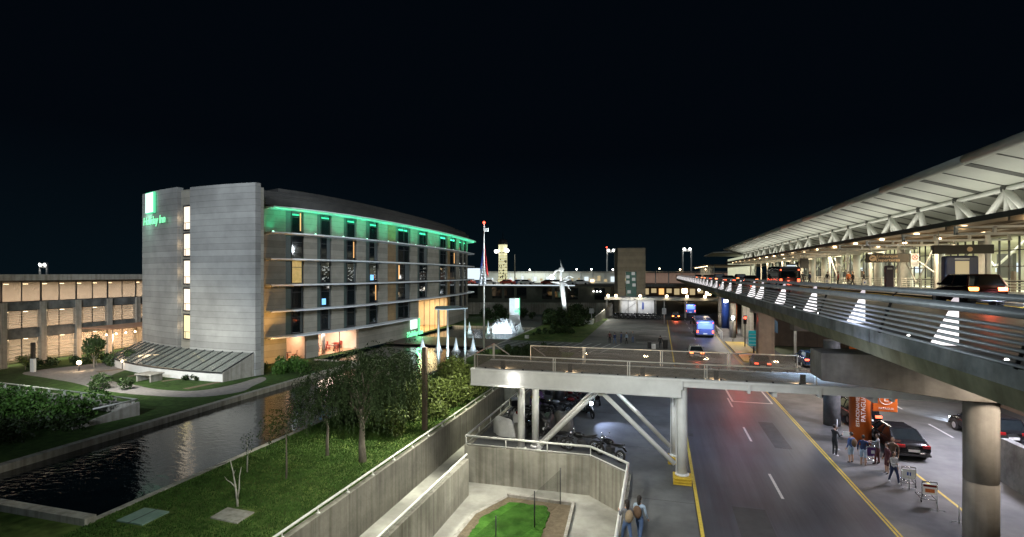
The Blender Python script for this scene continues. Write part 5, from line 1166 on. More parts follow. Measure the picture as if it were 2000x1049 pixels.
    b = MB(); b.box(-.8, .8, -2.27*L, -2.1*L, .28, .40); b.box(-.78, .78, 2.12*L, 2.24*L, .26, .38); b.build('bumper', M['dark'], t, bevel=.02)
    if 'tail' in lit or 'brake' in lit:
        o = lamp('tail_glow', 'SPOT', (0, 0, 0), 30 if 'tail' in lit else 120, (1, .13, .06), .1, spot=120); o.parent = t; o.location = (0, -2.45*L, .8); o.rotation_euler = (radians(-72), 0, 0)
    if 'head' in lit:
        o = lamp('head_beam', 'SPOT', (0, 0, 0), 1800, (.70, .80, 1), .08, spot=60); o.parent = t; o.location = (0, 2.4*L, .65); o.rotation_euler = (radians(78), 0, 0)
    return t
car('black saloon parked at the island kerb behind the luggage carts', 13.0, 34.8, 0, radians(1), 'sedan', 'black', 'off')
car('black saloon parked in front of the other, partly behind the orange column', 12.9, 40.9, 0, radians(2), 'sedan', 'black', 'tail')
car('dark car with bright headlights pulling past the near round column', 19.2, 38.6, 0, radians(4), 'suv', 'black', 'head', L=1.05)
car('purple tinted dark car with tail lights lit before the brown panel wall', 15.6, 63.8, 0, 0, 'suv', 'blue', 'tail')
car('maroon car waiting on the yellow platform side of the road', 10.3, 60.6, 0, radians(-3), 'sedan', 'maroon', 'tail')
car('silver car under the raised road behind the parked black saloons', 13.4, 49.5, 0, 0, 'suv', 'dark', 'tail')
car('dark hatchback on the raised road with blazing orange left rear light', 15.9, 33.7, 8.34, radians(-3), 'suv', 'maroon', 'brake', L=.98, indic=True)
car('car mostly cut by the frame on the raised road behind the hatchback', 17.1, 27.0, 8.34, radians(6), 'suv', 'red', 'brake head')
for i, (x, y, c, k, lb) in enumerate(((9.6, 82, 'maroon', 'sedan', 'maroon car just ahead of the big van in the raised road queue'), (13.2, 86, 'dark', 'sedan', 'dark car beside the maroon one in the raised road queue'), (9.4, 92, 'silver', 'suv', 'silver car second in the near lane of the raised road queue'), (9.5, 104, 'red', 'sedan', 'red car in the near lane midway along the raised road queue'), (13.4, 98, 'dark', 'suv', 'dark tall car in the far lane of the raised road queue'), (9.6, 118, 'white', 'sedan', 'white car near the far end of the raised road queue'), (13.0, 124, 'maroon', 'suv', 'farthest tall car on the raised road'), (9.2, 136, 'dark', 'sedan', 'farthest low dark car on the raised road'))):
    car(lb, x, y, 8.34, 0, k, c, 'brake' if i % 3 else 'tail', group='cars queuing on the raised road', name='queuing_car')
def bus(label, x, y, z, W, Lg, H, body, rearm, name='bus', cat='bus', rz=0, light=True):
    t = thing(name, label, cat, (x, y, z), rz)
    st = [(-Lg/2, .45, H-.28, W/2-.1), (-Lg/2+.12, .32, H-.06, W/2), (0, .3, H, W/2), (Lg/2-.3, .32, H-.05, W/2), (Lg/2, .45, H-.4, W/2-.12)]
    def ring(s):
        y_, a, c, w_ = s; return [(-w_*.9, y_, a), (w_*.9, y_, a), (w_, y_, a+.12), (w_, y_, c-.25), (w_*.88, y_, c), (-w_*.88, y_, c), (-w_, y_, c-.25), (-w_, y_, a+.12)]
    b = loft(MB(), st, ring); b.sm = [False]*len(b.sm); b.build('body', body, t, bevel=.03)
    for sx in (-1, 1):
        b = MB(); b.box(sx*(W/2)-.015, sx*(W/2)+.015, -Lg/2+.5, Lg/2-.6, H*.48, H-.42); b.build('side_window', M['glass'], t)
        for wy in (-Lg*.3, Lg*.3): MB().tube([(sx*(W/2-.25), wy, .45), (sx*(W/2+.01), wy, .45)], .45, 18).build('wheel', M['rubber'], t)
        b = MB(); b.box(sx*(W/2-.22)-.12, sx*(W/2-.22)+.12, -Lg/2-.03, -Lg/2+.05, .75, 1.15); b.build('tail_light', M['tail'], t, bevel=.02)
        b = MB(); b.box(sx*(W/2-.2)-.07, sx*(W/2-.2)+.07, -Lg/2-.02, -Lg/2+.05, H-.5, H-.36); b.build('marker_light', M['tail'], t)
        b = MB(); b.bar((sx*W/2, Lg/2-.2, H*.6), (sx*(W/2+.3), Lg/2+.1, H*.62), .05, .05); b.box(sx*(W/2+.3)-.1, sx*(W/2+.3)+.1, Lg/2+.05, Lg/2+.14, H*.45, H*.66); b.build('mirror', M['black'], t)
    b = MB(); b.box(-W/2+.25, W/2-.25, -Lg/2-.02, -Lg/2+.05, H*.5, H-.5); b.build('rear_window', rearm, t, bevel=.04)
    MB().box(-.3, .3, -Lg/2-.03, -Lg/2+.02, .55, .72).build('number_plate', M['plate'], t)
    MB().box(-W/2+.06, W/2-.06, -Lg/2-.05, -Lg/2+.1, .34, .5).build('bumper', M['dark'], t, bevel=.03)
    if light:
        o = lamp('bus_glow', 'AREA', (0, 0, 0), 160, (.5, .65, 1), 1.5, sy=1); o.parent = t; o.location = (0, -Lg/2-1.6, 2.6); o.rotation_euler = (radians(55), 0, 0)
    return t
car('silver car with red tail lights on the road seen through the footbridge glass', 4.2, 66.5, 0, 0, 'sedan', 'silver', 'brake', name='moving_car')
car('dark car with red tail lights far up the road left of the buses', 3.4, 120, 0, 0, 'suv', 'dark', 'brake', name='moving_car')
M['bluelit'] = mat('blue lit bus rear', (.10, .16, .42), rough=.3, emit=(.25, .4, 1), es=.55)
M['busblue'] = paint('bus blue', (.10, .14, .38))
bus('white and blue bus with lit rear in the near part of the road', 6.9, 91.6, 0, 2.7, 9.5, 2.75, M['busblue'], M['bluelit'])
bus('farther blue bus ahead on the road near the white pavilion', 7.3, 139, 0, 2.5, 9, 2.7, M['busblue'], M['bluelit'])
bus('big grey van with red tail lights stopped on the raised road', 13.1, 63.5, 8.34, 2.1, 6.2, 2.5, PAINT['dark'], M['glass'], 'passenger_van', 'van', light=False)
lamp('van_tail', 'SPOT', (13.1, 59.9, 9.2), 60, (1, .15, .08), .1, (13.1, 62, 9), spot=120)
# ---------------------------------------------------------------- motorcycles
def ringtube(b, c, R_, r, n=20, m=7):
    vs = []; fs = []
    for i in range(n):
        a_ = 2*pi*i/n
        for k in range(m): t_ = 2*pi*k/m; rr = R_+r*cos(t_); vs.append((c[0]+r*sin(t_), c[1]+rr*cos(a_), c[2]+rr*sin(a_)))
    for i in range(n):
        for k in range(m): fs.append((i*m+k, i*m+(k+1) % m, ((i+1) % n)*m+(k+1) % m, ((i+1) % n)*m+k))
    return b.add(vs, fs, True)
def moto(col, lit=False):
    t = thing('motorcycle', '', 'motorcycle')
    for wy in (.70, -.66):
        b = MB(); ringtube(b, (0, wy, .31), .25, .065); w_ = b.build('wheel', M['rubber'], t)
        b = MB(); ringtube(b, (0, wy, .31), .18, .016)
        for k in range(5): a_ = k*pi*2/5; b.bar((0, wy, .31), (0, wy+.18*cos(a_), .31+.18*sin(a_)), .02, .02)
        b.build('rim', M['rail'], w_)
    b = MB(); b.tube([(0, .70, .31), (0, .52, .80), (0, .45, 1.0)], .03, 7); b.tube([(-.07, .70, .31), (-.07, .50, .9)], .025, 6); b.tube([(.07, .70, .31), (.07, .50, .9)], .025, 6); b.tube([(0, .45, .85), (0, -.1, .45), (0, -.66, .31)], .04, 7); b.tube([(0, .45, .85), (0, -.3, .72), (0, -.75, .8)], .03, 7); b.build('frame', M['dark'], t)
    b = MB(); b.tube([(-.36, .36, 1.0), (-.25, .44, 1.04), (0, .47, 1.0), (.25, .44, 1.04), (.36, .36, 1.0)], .02, 6); b.build('handlebar', M['chrome'], t)
    for sx in (-1, 1): b = MB(); b.tube([(sx*.25, .44, 1.04), (sx*.28, .42, 1.2)], .01, 5); b.ball((sx*.29, .41, 1.22), (.07, .02, .045), 8, 5); b.build('mirror', M['chrome'], t)
    b = MB(); b.ball((0, .18, .84), (.16, .32, .15)); b.build('tank', col, t)
    b = MB(); loft(b, [(.0, .76, .82, .11), (-.2, .74, .82, .14), (-.5, .78, .88, .13), (-.82, .88, .93, .07)], lambda s: [(-s[3], s[0], s[1]), (s[3], s[0], s[1]), (s[3]*.8, s[0], s[2]), (-s[3]*.8, s[0], s[2])]); b.build('seat', M['black'], t)
    b = MB(); b.box(-.15, .15, -.2, .22, .3, .62); b.ball((0, .12, .52), (.2, .18, .16)); b.build('engine', M['dark'], t, bevel=.03)
    b = MB(); b.tube([(.14, .2, .35), (.17, -.2, .28), (.2, -.8, .42)], [.03, .04, .05], 8); b.build('exhaust', M['chrome'], t)
    b = MB(); b.ball((0, .60, .93), (.11, .09, .12)); b.build('head_light', M['head'] if lit else M['chrome'], t)
    b = MB(); loft(b, [(.98, .60, .62, .05), (.75, .70, .73, .07), (.45, .62, .65, .07)], lambda s: [(-s[3], s[0], s[1]), (s[3], s[0], s[1]), (s[3], s[0], s[2]), (-s[3], s[0], s[2])]); b.build('mudguard', col, t); b = MB(); loft(b, [(-.5, .68, .71, .08), (-.8, .74, .77, .08), (-1.0, .6, .63, .06)], lambda s: [(-s[3], s[0], s[1]), (s[3], s[0], s[1]), (s[3], s[0], s[2]), (-s[3], s[0], s[2])]); b.build('mudguard', col, t)
    return t
MP = [moto(PAINT['black']), moto(PAINT['red']), moto(PAINT['silver'])]; used_ = [0, 0, 0]
def bike(k, label, x, y, deg, s=1.05, z=0, lit=False, group='motorcycles parked by the court'):
    o = MP[k] if not used_[k] else copy_tree(MP[k]); used_[k] = 1
    o.location = (x, y, z); o.rotation_euler = (radians(0), radians(9), radians(deg)); o.scale = (s, s, s); o['label'] = label; o['group'] = group
    return o
NB = [(2, 'silver motorcycle in the court corner nearest the delivery box', -9.1, 35.2, 70), (0, 'black motorcycle leaning behind the left bridge column', -8.0, 36.6, 60), (1, 'red and black motorcycle under the footbridge right of the purple cover', -6.6, 39.6, 40), (0, 'black motorcycle between the two left bridge columns', -7.9, 34.4, 80), (2, 'silver trimmed motorcycle beyond the dark cover', -6.9, 36.6, 110),
      (1, 'red motorcycle nearest the crossing of the braces', -6.0, 37.6, 100), (0, 'black motorcycle lying low along the railing below the brace foot', -5.9, 29.6, 82), (0, 'black motorcycle parked next along the railing toward the bend', -4.2, 29.4, 95), (0, 'black motorcycle at the chamfered corner of the railing', -2.6, 28.6, 55),
      (0, 'black motorcycle with a wheel turned to the open lot', -4.6, 40.6, 200), (1, 'maroon motorcycle behind the rider with the lit headlight', -5.6, 41.2, 160), (2, 'silver motorcycle hidden deep under the bridge', -8.6, 41.0, 90), (0, 'black motorcycle at the far end under the bridge', -7.4, 43.5, 85), (2, 'silver motorcycle behind the white sheet', -8.9, 32.8, 100), (0, 'black motorcycle near the white sheet by the column', -7.6, 32.2, 75)]
for k, lb, x, y, d in NB: bike(k, lb, x, y, d)
ml = moto(PAINT['black'], True); ml.location = (-4.75, 36.9, 0); ml.rotation_euler = (0, radians(4), radians(-155)); ml['label'] = 'black motorcycle with dazzling blue white headlight facing the lot'; ml['group'] = 'motorcycles parked by the court'; ml.scale = (1.1,)*3
lamp('motorcycle_beam', 'SPOT', (-4.4, 36.1, 1.1), 700, (.50, .62, 1), .06, (-1.8, 33.5, 0), spot=75)
words_ = ['leftmost', 'second', 'third', 'fourth', 'fifth', 'sixth', 'seventh', 'eighth', 'ninth']
for i in range(9): bike(i % 3 if i % 3 != 1 else 0, words_[i]+' motorcycle from the left in the far row before the pavilion', -8.8+i*1.0, 119.5+.25*(i % 3), 75+9*(i % 4), 1.25, group='motorcycles before the pavilion')
# covers and sheets
def cover(name, label, x, y, rz, Lc, Wc, Hc, m_, seed):
    R = random.Random(seed); b = MB(); rows = []; n = 22
    for i in range(9):
        k = i/8; r_ = 1-.5*k**2.4; z = Hc*.88*(.02+.98*sin(k*pi/2)**.9); row = []
        for j in range(n+1):
            a_ = 2*pi*(j % n)/n; w_ = 1+.10*sin(a_*5+seed)*(1-k)+.05*sin(a_*9+seed*2); row.append((cos(a_)*Wc/2*r_*w_, sin(a_)*Lc/2*r_*w_+.1*sin(k*3+seed), z*(1+.10*sin(a_*2+seed)*k)))
        rows.append(row)
    for a_, c_ in zip(rows, rows[1:]): b.strip(a_, c_, True)
    b.poly(rows[-1][:-1]); o = b.build(name, m_); o.location = (x, y, 0); o.rotation_euler = (0, 0, rz); return tag(o, label, 'motorcycle cover', None)
M['tarp'] = mat('black tarp', (.012, .012, .012), (.03, .03, .03), 3, .45, bump=.4); M['greytarp'] = mat('grey tarp', (.13, .13, .12), (.20, .195, .18), 3, .6, bump=.4); M['sheet'] = mat('white sheet', (.55, .55, .53), (.68, .68, .66), 3, .7, bump=.3)
cover('covered_motorcycle', 'tall black covered motorcycle at the foot of the left brace', -6.9, 32.2, .2, 2.1, 1.2, 1.35, M['tarp'], 1)
cover('covered_motorcycle', 'grey covered motorcycle behind the left brace', -6.0, 33.6, .5, 2.1, 1.1, 1.15, M['greytarp'], 2)
cover('covered_motorcycle', 'purple covered motorcycle behind the left bridge columns', -9.0, 38.8, .3, 2.0, 1.1, 1.2, M['purple'], 3)
cover('covered_motorcycle', 'dark covered motorcycle behind the purple one', -7.6, 40.6, .1, 2.0, 1.1, 1.2, M['tarp'], 4)
cover('covered_motorcycle', 'white sheeted motorcycle in the corner of the court railing', -9.3, 31.2, 1.1, 1.7, .95, 1.1, M['sheet'], 5)
cover('covered_motorcycle', 'small white sheeted scooter behind the larger white sheet', -8.7, 32.6, 1.0, 1.0, .7, 1.15, M['sheet'], 6)
cover('covered_motorcycle', 'grey draped cover standing right of the white sheet', -8.3, 31.2, .4, 1.2, .9, .9, M['greytarp'], 7)
g = thing('delivery_box', 'black delivery box with a white lid on the corner motorcycle', 'delivery box', (-9.6, 34.6, .95), .5); MB().box(-.26, .26, -.26, .26, 0, .40).build('box_body', M['black'], g, bevel=.02); MB().box(-.27, .27, -.27, .27, .40, .5).build('lid', M['sheet'], g, bevel=.02)
whole(MB().ball((-8.6, 31.9, 1.25), (.17, .2, .14)), 'helmet', 'red helmet resting on the grey draped cover', 'helmet', PAINT['red'])
whole(MB().ball((-8.6, 36.3, 1.2), (.3, .25, .14)).ball((-8.35, 36.1, 1.28), (.2, .2, .1)), 'rain_cover', 'yellow rain cover bundled on a motorcycle seat', 'rain cover', mat('yellow cloth', (.5, .42, .02), rough=.6))

# ================================================================ PEOPLE
CL = {}
def cloth(n, c):
    if n not in CL: CL[n] = mat('cloth '+n, tuple(v*.8 for v in c), tuple(min(1, v*1.15) for v in c), 9, .85)
    return CL[n]
CC = dict(black=(.015, .015, .017), navy=(.02, .03, .08), blue=(.05, .09, .22), denim=(.07, .12, .24), white=(.6, .6, .62), grey=(.16, .16, .17), brown=(.12, .07, .04), red=(.28, .03, .03), tan=(.32, .24, .15), lightblue=(.30, .38, .48), olive=(.06, .07, .03), maroon=(.08, .02, .02), orange=(.45, .12, .03))
def person(label, x, y, z=0, deg=0, h=1.7, top='black', bot='black', pose='stand', skin_legs=False, short=False, hair='short', arms=None, bag=None, shoes='black', group=None):
    s = h/1.72; t = thing('person', label, 'person', (x, y, z), radians(deg), group); t.scale = (s, s, s)
    hip = .92 if pose != 'sit' else .52; J = {}
    J['pel'] = (0, 0, hip, .135, .11); J['waist'] = (0, .0, hip+.17, .125, .10); J['chest'] = (0, .01, hip+.40, .155, .11); J['neck'] = (0, .0, hip+.56, .06, .06); J['head0'] = (0, .01, hip+.62, .05, .05)
    stp = {'stand': (.0, .0), 'walk': (.22, -.24), 'sit': (.42, .42), 'lean': (.1, -.05)}[pose]
    for sx, n_, f in ((-1, 'l', stp[0]), (1, 'r', stp[1])):
        J['hip'+n_] = (sx*.09, 0, hip-.04, .095, .095)
        if pose == 'sit': J['kn'+n_] = (sx*.12, .42, hip-.02, .065, .065); J['an'+n_] = (sx*.12, .45, .10, .045, .045); fy = .45
        else: J['kn'+n_] = (sx*.10, f*.55+.04, .50, .065, .065); J['an'+n_] = (sx*.10, f, .09+(.04 if f < 0 else 0), .043, .043); fy = f
        J['toe'+n_] = (sx*.12, fy+.15, .045, .04, .035)
        J['sh'+n_] = (sx*.19, 0, hip+.50, .06, .06)
        a_ = (arms or {}).get(n_)
        if a_ == 'fwd': J['el'+n_] = (sx*.23, .10, hip+.24, .045, .045); J['wr'+n_] = (sx*.16, .34, hip+.30, .032, .032)
        elif a_ == 'up': J['el'+n_] = (sx*.24, .16, hip+.34, .045, .045); J['wr'+n_] = (sx*.12, .26, hip+.55, .032, .032)
        else: J['el'+n_] = (sx*.25, -.03-f*.2, hip+.22, .045, .045); J['wr'+n_] = (sx*.26, .06-f*.5, hip-.02, .032, .032)
        w_, e_ = Vector(J['wr'+n_][:3]), Vector(J['el'+n_][:3]); d_ = (w_-e_).normalized(); J['ha'+n_] = (*(w_+d_*.09), .035, .022)
    E2 = [('pel', 'waist'), ('waist', 'chest'), ('chest', 'neck'), ('neck', 'head0')]
    for n_ in 'lr': E2 += [('pel', 'hip'+n_), ('hip'+n_, 'kn'+n_), ('kn'+n_, 'an'+n_), ('an'+n_, 'toe'+n_), ('chest', 'sh'+n_), ('sh'+n_, 'el'+n_), ('el'+n_, 'wr'+n_), ('wr'+n_, 'ha'+n_)]
    names = list(J); me = bpy.data.meshes.new('body'); me.from_pydata([J[n_][:3] for n_ in names], [(names.index(a), names.index(c)) for a, c in E2], [])
    o = bpy.data.objects.new('b', me); COL.objects.link(o); sk = o.modifiers.new('s', 'SKIN'); sk.use_smooth_shade = True
    for i, n_ in enumerate(names): me.skin_vertices[0].data[i].radius = J[n_][3:5]
    me.skin_vertices[0].data[names.index('pel')].use_root = True
    sb = o.modifiers.new('u', 'SUBSURF'); sb.levels = 1; sb.render_levels = 1
    dg = bpy.context.evaluated_depsgraph_get(); m2 = bpy.data.meshes.new_from_object(o.evaluated_get(dg)); bpy.data.objects.remove(o)
    mats = [cloth(top, CC[top]), cloth(bot, CC[bot]), M['skin'], cloth('shoe'+shoes, CC[shoes])]
    segs = [(Vector(J[a][:3]), Vector(J[c][:3]), a, c) for a, c in E2]
    def dist(p, a, c): d = c-a; k = max(0, min(1, (p-a).dot(d)/d.length_squared)); return (p-a-d*k).length
    b = MB(); b.v = [tuple(v.co) for v in m2.vertices]
    for f in m2.polygons:
        c_ = f.center; best = min(segs, key=lambda q: dist(c_, q[0], q[1])); n_ = best[3]
        mi = 0
        if n_.startswith('an'): mi = 2 if skin_legs else 1
        elif n_.startswith(('kn', 'hip')) : mi = 1
        elif n_.startswith('toe'): mi = 3
        elif n_.startswith('ha') or n_ == 'head0': mi = 2
        elif n_.startswith('wr') and short: mi = 2
        if best[2] == 'pel' and c_.z < hip+.03: mi = 1
        b.f.append(tuple(f.vertices)); b.mi.append(mi); b.sm.append(True)
    b.cur = 2; hz = hip+.74; b.ball((0, .02, hz), (.075, .095, .115), 12, 9); b.add([(-.012, .105, hz-.02), (.012, .105, hz-.02), (0, .135, hz-.025), (0, .11, hz+.02)], [(0, 1, 2), (0, 2, 3), (1, 3, 2), (0, 3, 1)], True); b.ball((0, .09, hz-.055), (.025, .02, .008), 6, 4)
    for sx in (-1, 1): b.ball((sx*.077, .01, hz), (.012, .02, .03), 6, 4)
    for n_, sx in (('l', -1), ('r', 1)):     # fingers and thumb
        h_ = Vector(J['ha'+n_][:3]); d_ = (h_-Vector(J['wr'+n_][:3])).normalized(); sd = Vector((0, 1, 0)) if abs(d_.y) < .7 else Vector((1, 0, 0)); cr = d_.cross(sd).normalized()
        for k, ln in enumerate((.060, .072, .066, .050)):
            q = h_+sd*(.024-.016*k); b.tube([q-d_*.01, q+d_*ln*.55+cr*.004*sx, q+d_*ln+cr*.02*sx], [.0085, .008, .006], 5)
        q = h_-d_*.045+sd*.03; b.tube([q, q+sd*.02+d_*.02, q+sd*.026+d_*.05], [.010, .009, .007], 5)
    b.build('body', mats, t)
    b = MB()     # hair shell
    b.ball((0, -.005, hz+.022), (.086, .10, .108), 12, 9)
    if hair == 'long': b.ball((0, -.065, hz-.08), (.08, .05, .17), 10, 7)
    b.v = [(p[0], p[1], p[2]) if not (p[1] > .045 and p[2] < hz+.055) else (p[0]*.9, .03, p[2]) for p in b.v]; b.build('hair', M['hair'] if hair != 'cap' else cloth('red', CC['red']), t)
    for sx in (-1, 1): MB().ball((sx*.03, .108, hz+.0), .009, 6, 4).build('eye', M['black'], t)
    if bag:
        b = MB(); b.ball((0, -.19, hip+.30), (.17, .11, .24), 10, 8); b.build('backpack', cloth(bag, CC[bag]), t)
    return t
# ground group by the island kerb
person('person in black holding up a white paper by the yellow line', 9.25, 32.4, 0, -60, 1.68, 'black', 'black', 'stand', arms={'l': 'up', 'r': 'fwd'}, shoes='white')
whole(MB().box(9.62, 9.96, 32.25, 32.28, 1.18, 1.42), 'paper_sign', 'white paper held up by the person in black', 'paper', M['white'])
person('person in blue top and shorts with a dark round backpack by the paper holder', 9.75, 31.4, 0, 30, 1.60, 'blue', 'lightblue', 'stand', skin_legs=True, bag='brown')
person('person in navy top and pale blue shorts left of the purple luggage cart', 10.2, 31.1, 0, -20, 1.58, 'navy', 'lightblue', 'stand', skin_legs=True, arms={'r': 'fwd'})
person('person in grey top leaning over the orange column foot', 11.0, 31.5, 0, 60, 1.6, 'grey', 'maroon', 'lean', arms={'l': 'fwd', 'r': 'fwd'})
person('person in brown jacket beside the black saloon door', 11.45, 30.9, 0, 150, 1.62, 'brown', 'black', 'stand')
person('person in dark maroon clothes behind the one in white shirt', 10.95, 30.2, 0, 100, 1.5, 'maroon', 'maroon', 'stand', skin_legs=True)
person('person in white shirt and navy trousers with white shoes leaning to the luggage cart', 10.75, 28.9, 0, 200, 1.48, 'white', 'navy', 'walk', arms={'r': 'fwd'}, shoes='white')
# by the court railing
person('long haired person with a white shoulder bag at the court railing', -1.15, 19.6, 0, 30, 1.66, 'grey', 'denim', 'walk', hair='long', arms={'l': 'fwd'}, bag='tan')
person('long haired person with a brown bag walking beside the court railing', -.72, 20.0, 0, -20, 1.7, 'lightblue', 'denim', 'walk', hair='long', bag='brown', arms={'l': 'fwd'})
person('person in black crossing the boardwalk by the rear fountains', -26.9, 71.0, 0.03, 90, 1.75, 'black', 'black', 'walk', group='people on the boardwalk')
person('companion in dark grey on the boardwalk right of the one in black', -25.9, 71.3, 0.03, 80, 1.7, 'grey', 'black', 'walk', group='people on the boardwalk')
for i, (lb, x, y, a, b_) in enumerate((('leftmost person of the far group in the lot, in dark red', -6.9, 76.2, 'maroon', 'black'), ('person in navy second from left in the far lot group', -6.1, 75.2, 'navy', 'denim'), ('person in blue in the middle of the far lot group', -5.3, 76.4, 'blue', 'navy'), ('person in light blue right of middle in the far lot group', -4.5, 75.9, 'lightblue', 'black'), ('rightmost person of the far lot group, in grey', -3.7, 77.3, 'grey', 'denim'))):
    person(lb, x, y, 0, 40*i, 1.65, a, b_, 'walk' if i % 2 else 'stand', group='far group in the lot')
person('lone person in black standing beside the dark suitcases', .1, 72.6, 0, 0, 1.7, 'black', 'black', group='people in the lot')
def case(label, x, y, m_, h_=.75, w_=.5):
    g = thing('suitcase', label, 'suitcase', (x, y, 0), .3, 'suitcases in the lot'); MB().box(-w_/2, w_/2, -.16, .16, .06, h_).build('shell', m_, g, bevel=.04); b = MB(); b.bar((-.12, .12, h_), (-.12, .12, h_+.35), .02, .02); b.bar((.12, .12, h_), (.12, .12, h_+.35), .02, .02); b.bar((-.13, .12, h_+.35), (.13, .12, h_+.35), .03, .03); b.build('handle', M['chrome'], g)
    for dx in (-.18, .18): MB().tube([(dx-.02, 0, .05), (dx+.02, 0, .05)], .05, 8).build('wheel', M['rubber'], g)
case('tall black suitcase right of the lone person', .75, 72.4, M['black'], 1.2, .6); case('pale suitcase left of the lone person', -.75, 71.6, M['white'], .7); case('dark suitcase at the left end of the luggage', -1.3, 72.2, M['dark'], .9)
# departures kerb
for i, (lb, x, y, d, a, b_, p_, hr) in enumerate((
    ('dark silhouette standing just left of the blue advert kiosk', 20.6, 42.9, 20, 'black', 'black', 'stand', 'short'),
    ('person in red at the left end of the seated kerb group', 20.2, 69.5, 80, 'red', 'black', 'stand', 'short'), ('person in orange red jacket in the kerb group', 20.6, 67.2, 200, 'orange', 'black', 'stand', 'short'),
    ('person in black right of the orange jacket', 20.4, 65.3, 90, 'black', 'black', 'walk', 'long'), ('person in dark clothes pushing bags by the kerb group', 20.8, 63.2, 60, 'black', 'navy', 'walk', 'short'),
    ('person in black bent at far left of the kerb group', 20.0, 72.8, 120, 'black', 'black', 'walk', 'short'), ('dark figure before the lit white screen', 18.6, 83.4, 0, 'black', 'black', 'stand', 'short'),
    ('dark figure beside the big van', 17.9, 88.6, 40, 'black', 'black', 'stand', 'long'), ('second dark figure beside the big van', 18.3, 92.4, -40, 'black', 'black', 'stand', 'short'),
    ('figure walking between two kerb posts', 19.4, 78.2, 90, 'navy', 'black', 'walk', 'short'), ('slim figure standing left of the walking one', 19.2, 81.0, 10, 'black', 'black', 'stand', 'short'))):
    person(lb, x, y, 8.5, d, 1.74, a, b_, p_, hair=hr, group='people on the departures kerb')

# ================================================================ CARTS, SIGNS, KERB THINGS
def cart(label, x, y, rz, z=0, panel='white', group='luggage carts'):
    g = thing('luggage_cart', label, 'luggage cart', (x, y, z), rz, group)
    b = MB()
    for sx in (-.28, .28): b.tube([(sx, .45, .14), (sx, -.35, .14), (sx*.95, -.42, .95)], .018, 6)
    for yy in (.45, .1, -.3): b.tube([(-.28, yy, .14), (.28, yy, .14)], .014, 5)
    b.tube([(-.27, -.42, .95), (.27, -.42, .95)], .022, 7); b.tube([(-.27, -.39, .55), (.27, -.39, .55)], .014, 5); b.build('frame', M['chrome'], g)
    p_ = MB().box(-.25, .25, -.44, -.42, .42, .86).build('advert_panel', M['white'] if panel != 'blue' else M['purple'], g)
    if panel == 'red': MB().box(-.24, .24, -.447, -.441, .74, .84).build('red_band', PAINT['red'], p_); MB().box(-.17, .17, -.447, -.441, .50, .66).build('print_block', cloth('orange', CC['orange']), p_)
    else: MB().box(-.08, .08, -.447, -.441, .56, .72).build('print_block', M['white'] if panel == 'blue' else M['blue'], p_)
    for px_, py_ in ((-.28, -.33), (.28, -.33), (0, .42)): MB().tube([(px_-.015, py_, .06), (px_+.015, py_, .06)], .06, 10).build('wheel', M['rubber'], g)
    return g
cart('purple panelled luggage cart between the two people in shorts and the saloon', 10.75, 32.0, .1, panel='blue'); cart('luggage cart with blue print beside the person in white shirt', 11.3, 29.0, -.15); cart('luggage cart with red topped advert panel nearest the round column', 11.35, 27.2, -.1, panel='red')
for i, (x, y) in enumerate(((19.2, 71.2), (19.6, 60.4), (19.8, 55.2))): cart(['luggage cart with the seated kerb group on the raised pavement', 'luggage cart by the post under the departures sign', 'luggage cart near the dark totem on the raised pavement'][i], x, y, .5, 8.5)
for lb, x, y in (('thin chrome kerb stanchion beside the near luggage cart', 11.2, 25.9), ('chrome stanchion nearest the round column', 11.5, 24.9), ('chrome stanchion between the carts', 11.1, 28.2)):
    b = MB(); b.tube([(x, y, .02), (x, y, .85)], .018, 7); b.tube([(x-.28, y, .06), (x-.2, y, .1), (x+.2, y, .1), (x+.28, y, .06)], .018, 6); whole(b, 'stanchion', lb, 'stanchion', M['rail'], 'kerb stanchions')
b = MB(); b.tube([(9.72, 33.6, 0), (9.72, 33.6, 1.75)], .025, 7); b.box(9.6, 9.85, 33.5, 33.7, 0, .04); whole(b, 'sign_post', 'thin grey post behind the person in black', 'post', M['rail'])
# orange column with its hanging sign
g = thing('orange_parking_column', 'orange clad column lettered for the parking area with a hanging E sign', 'sign', (11.45, 35.4, 0))
MB().lathe((0, 0, 0), [(.56, 0), (.56, 7.1)], 28).build('cladding', M['orange'], g)
M['wtext'] = mat('white lettering', (.75, .72, .68), rough=.5, emit=(1, .85, .75), es=.12)
a_ = radians(-76)
for s_, an, sz, tz in (('ESTACIONAMIENTO', radians(-119.5), .25, 2.2), ('PATAGUA', radians(-91), .34, 2.15)):
     n_ = Vector((cos(an), sin(an), 0)); text(s_, sz, n_*.565+Vector((0, 0, tz)), (0, 0, 1), (-n_).cross(Vector((0, 0, 1))).cross(n_) if False else Vector((0, 0, 1)).cross(n_)*-1, M['wtext'], g, 'lettering', .006)
E_s = MB().box(.52, 1.75, -.42, -.30, 2.02, 4.3).build('sign_panel', M['orange'], g, bevel=.02)
b = MB(); ringv = []
for i in range(28): t_ = 2*pi*i/28; ringv.append((1.18+.34*cos(t_), -.435, 2.78+.34*sin(t_)))
b.tube(ringv+[ringv[0]], .022, 5); o = b.build('ring', M['wtext'], E_s); text('E', .55, (1.18, -.43, 2.78), (1, 0, 0), (0, 0, 1), M['wtext'], E_s, 'letter', .012); text('PATAGUA', .17, (1.18, -.43, 2.2), (1, 0, 0), (0, 0, 1), M['wtext'], E_s, 'lettering', .01)
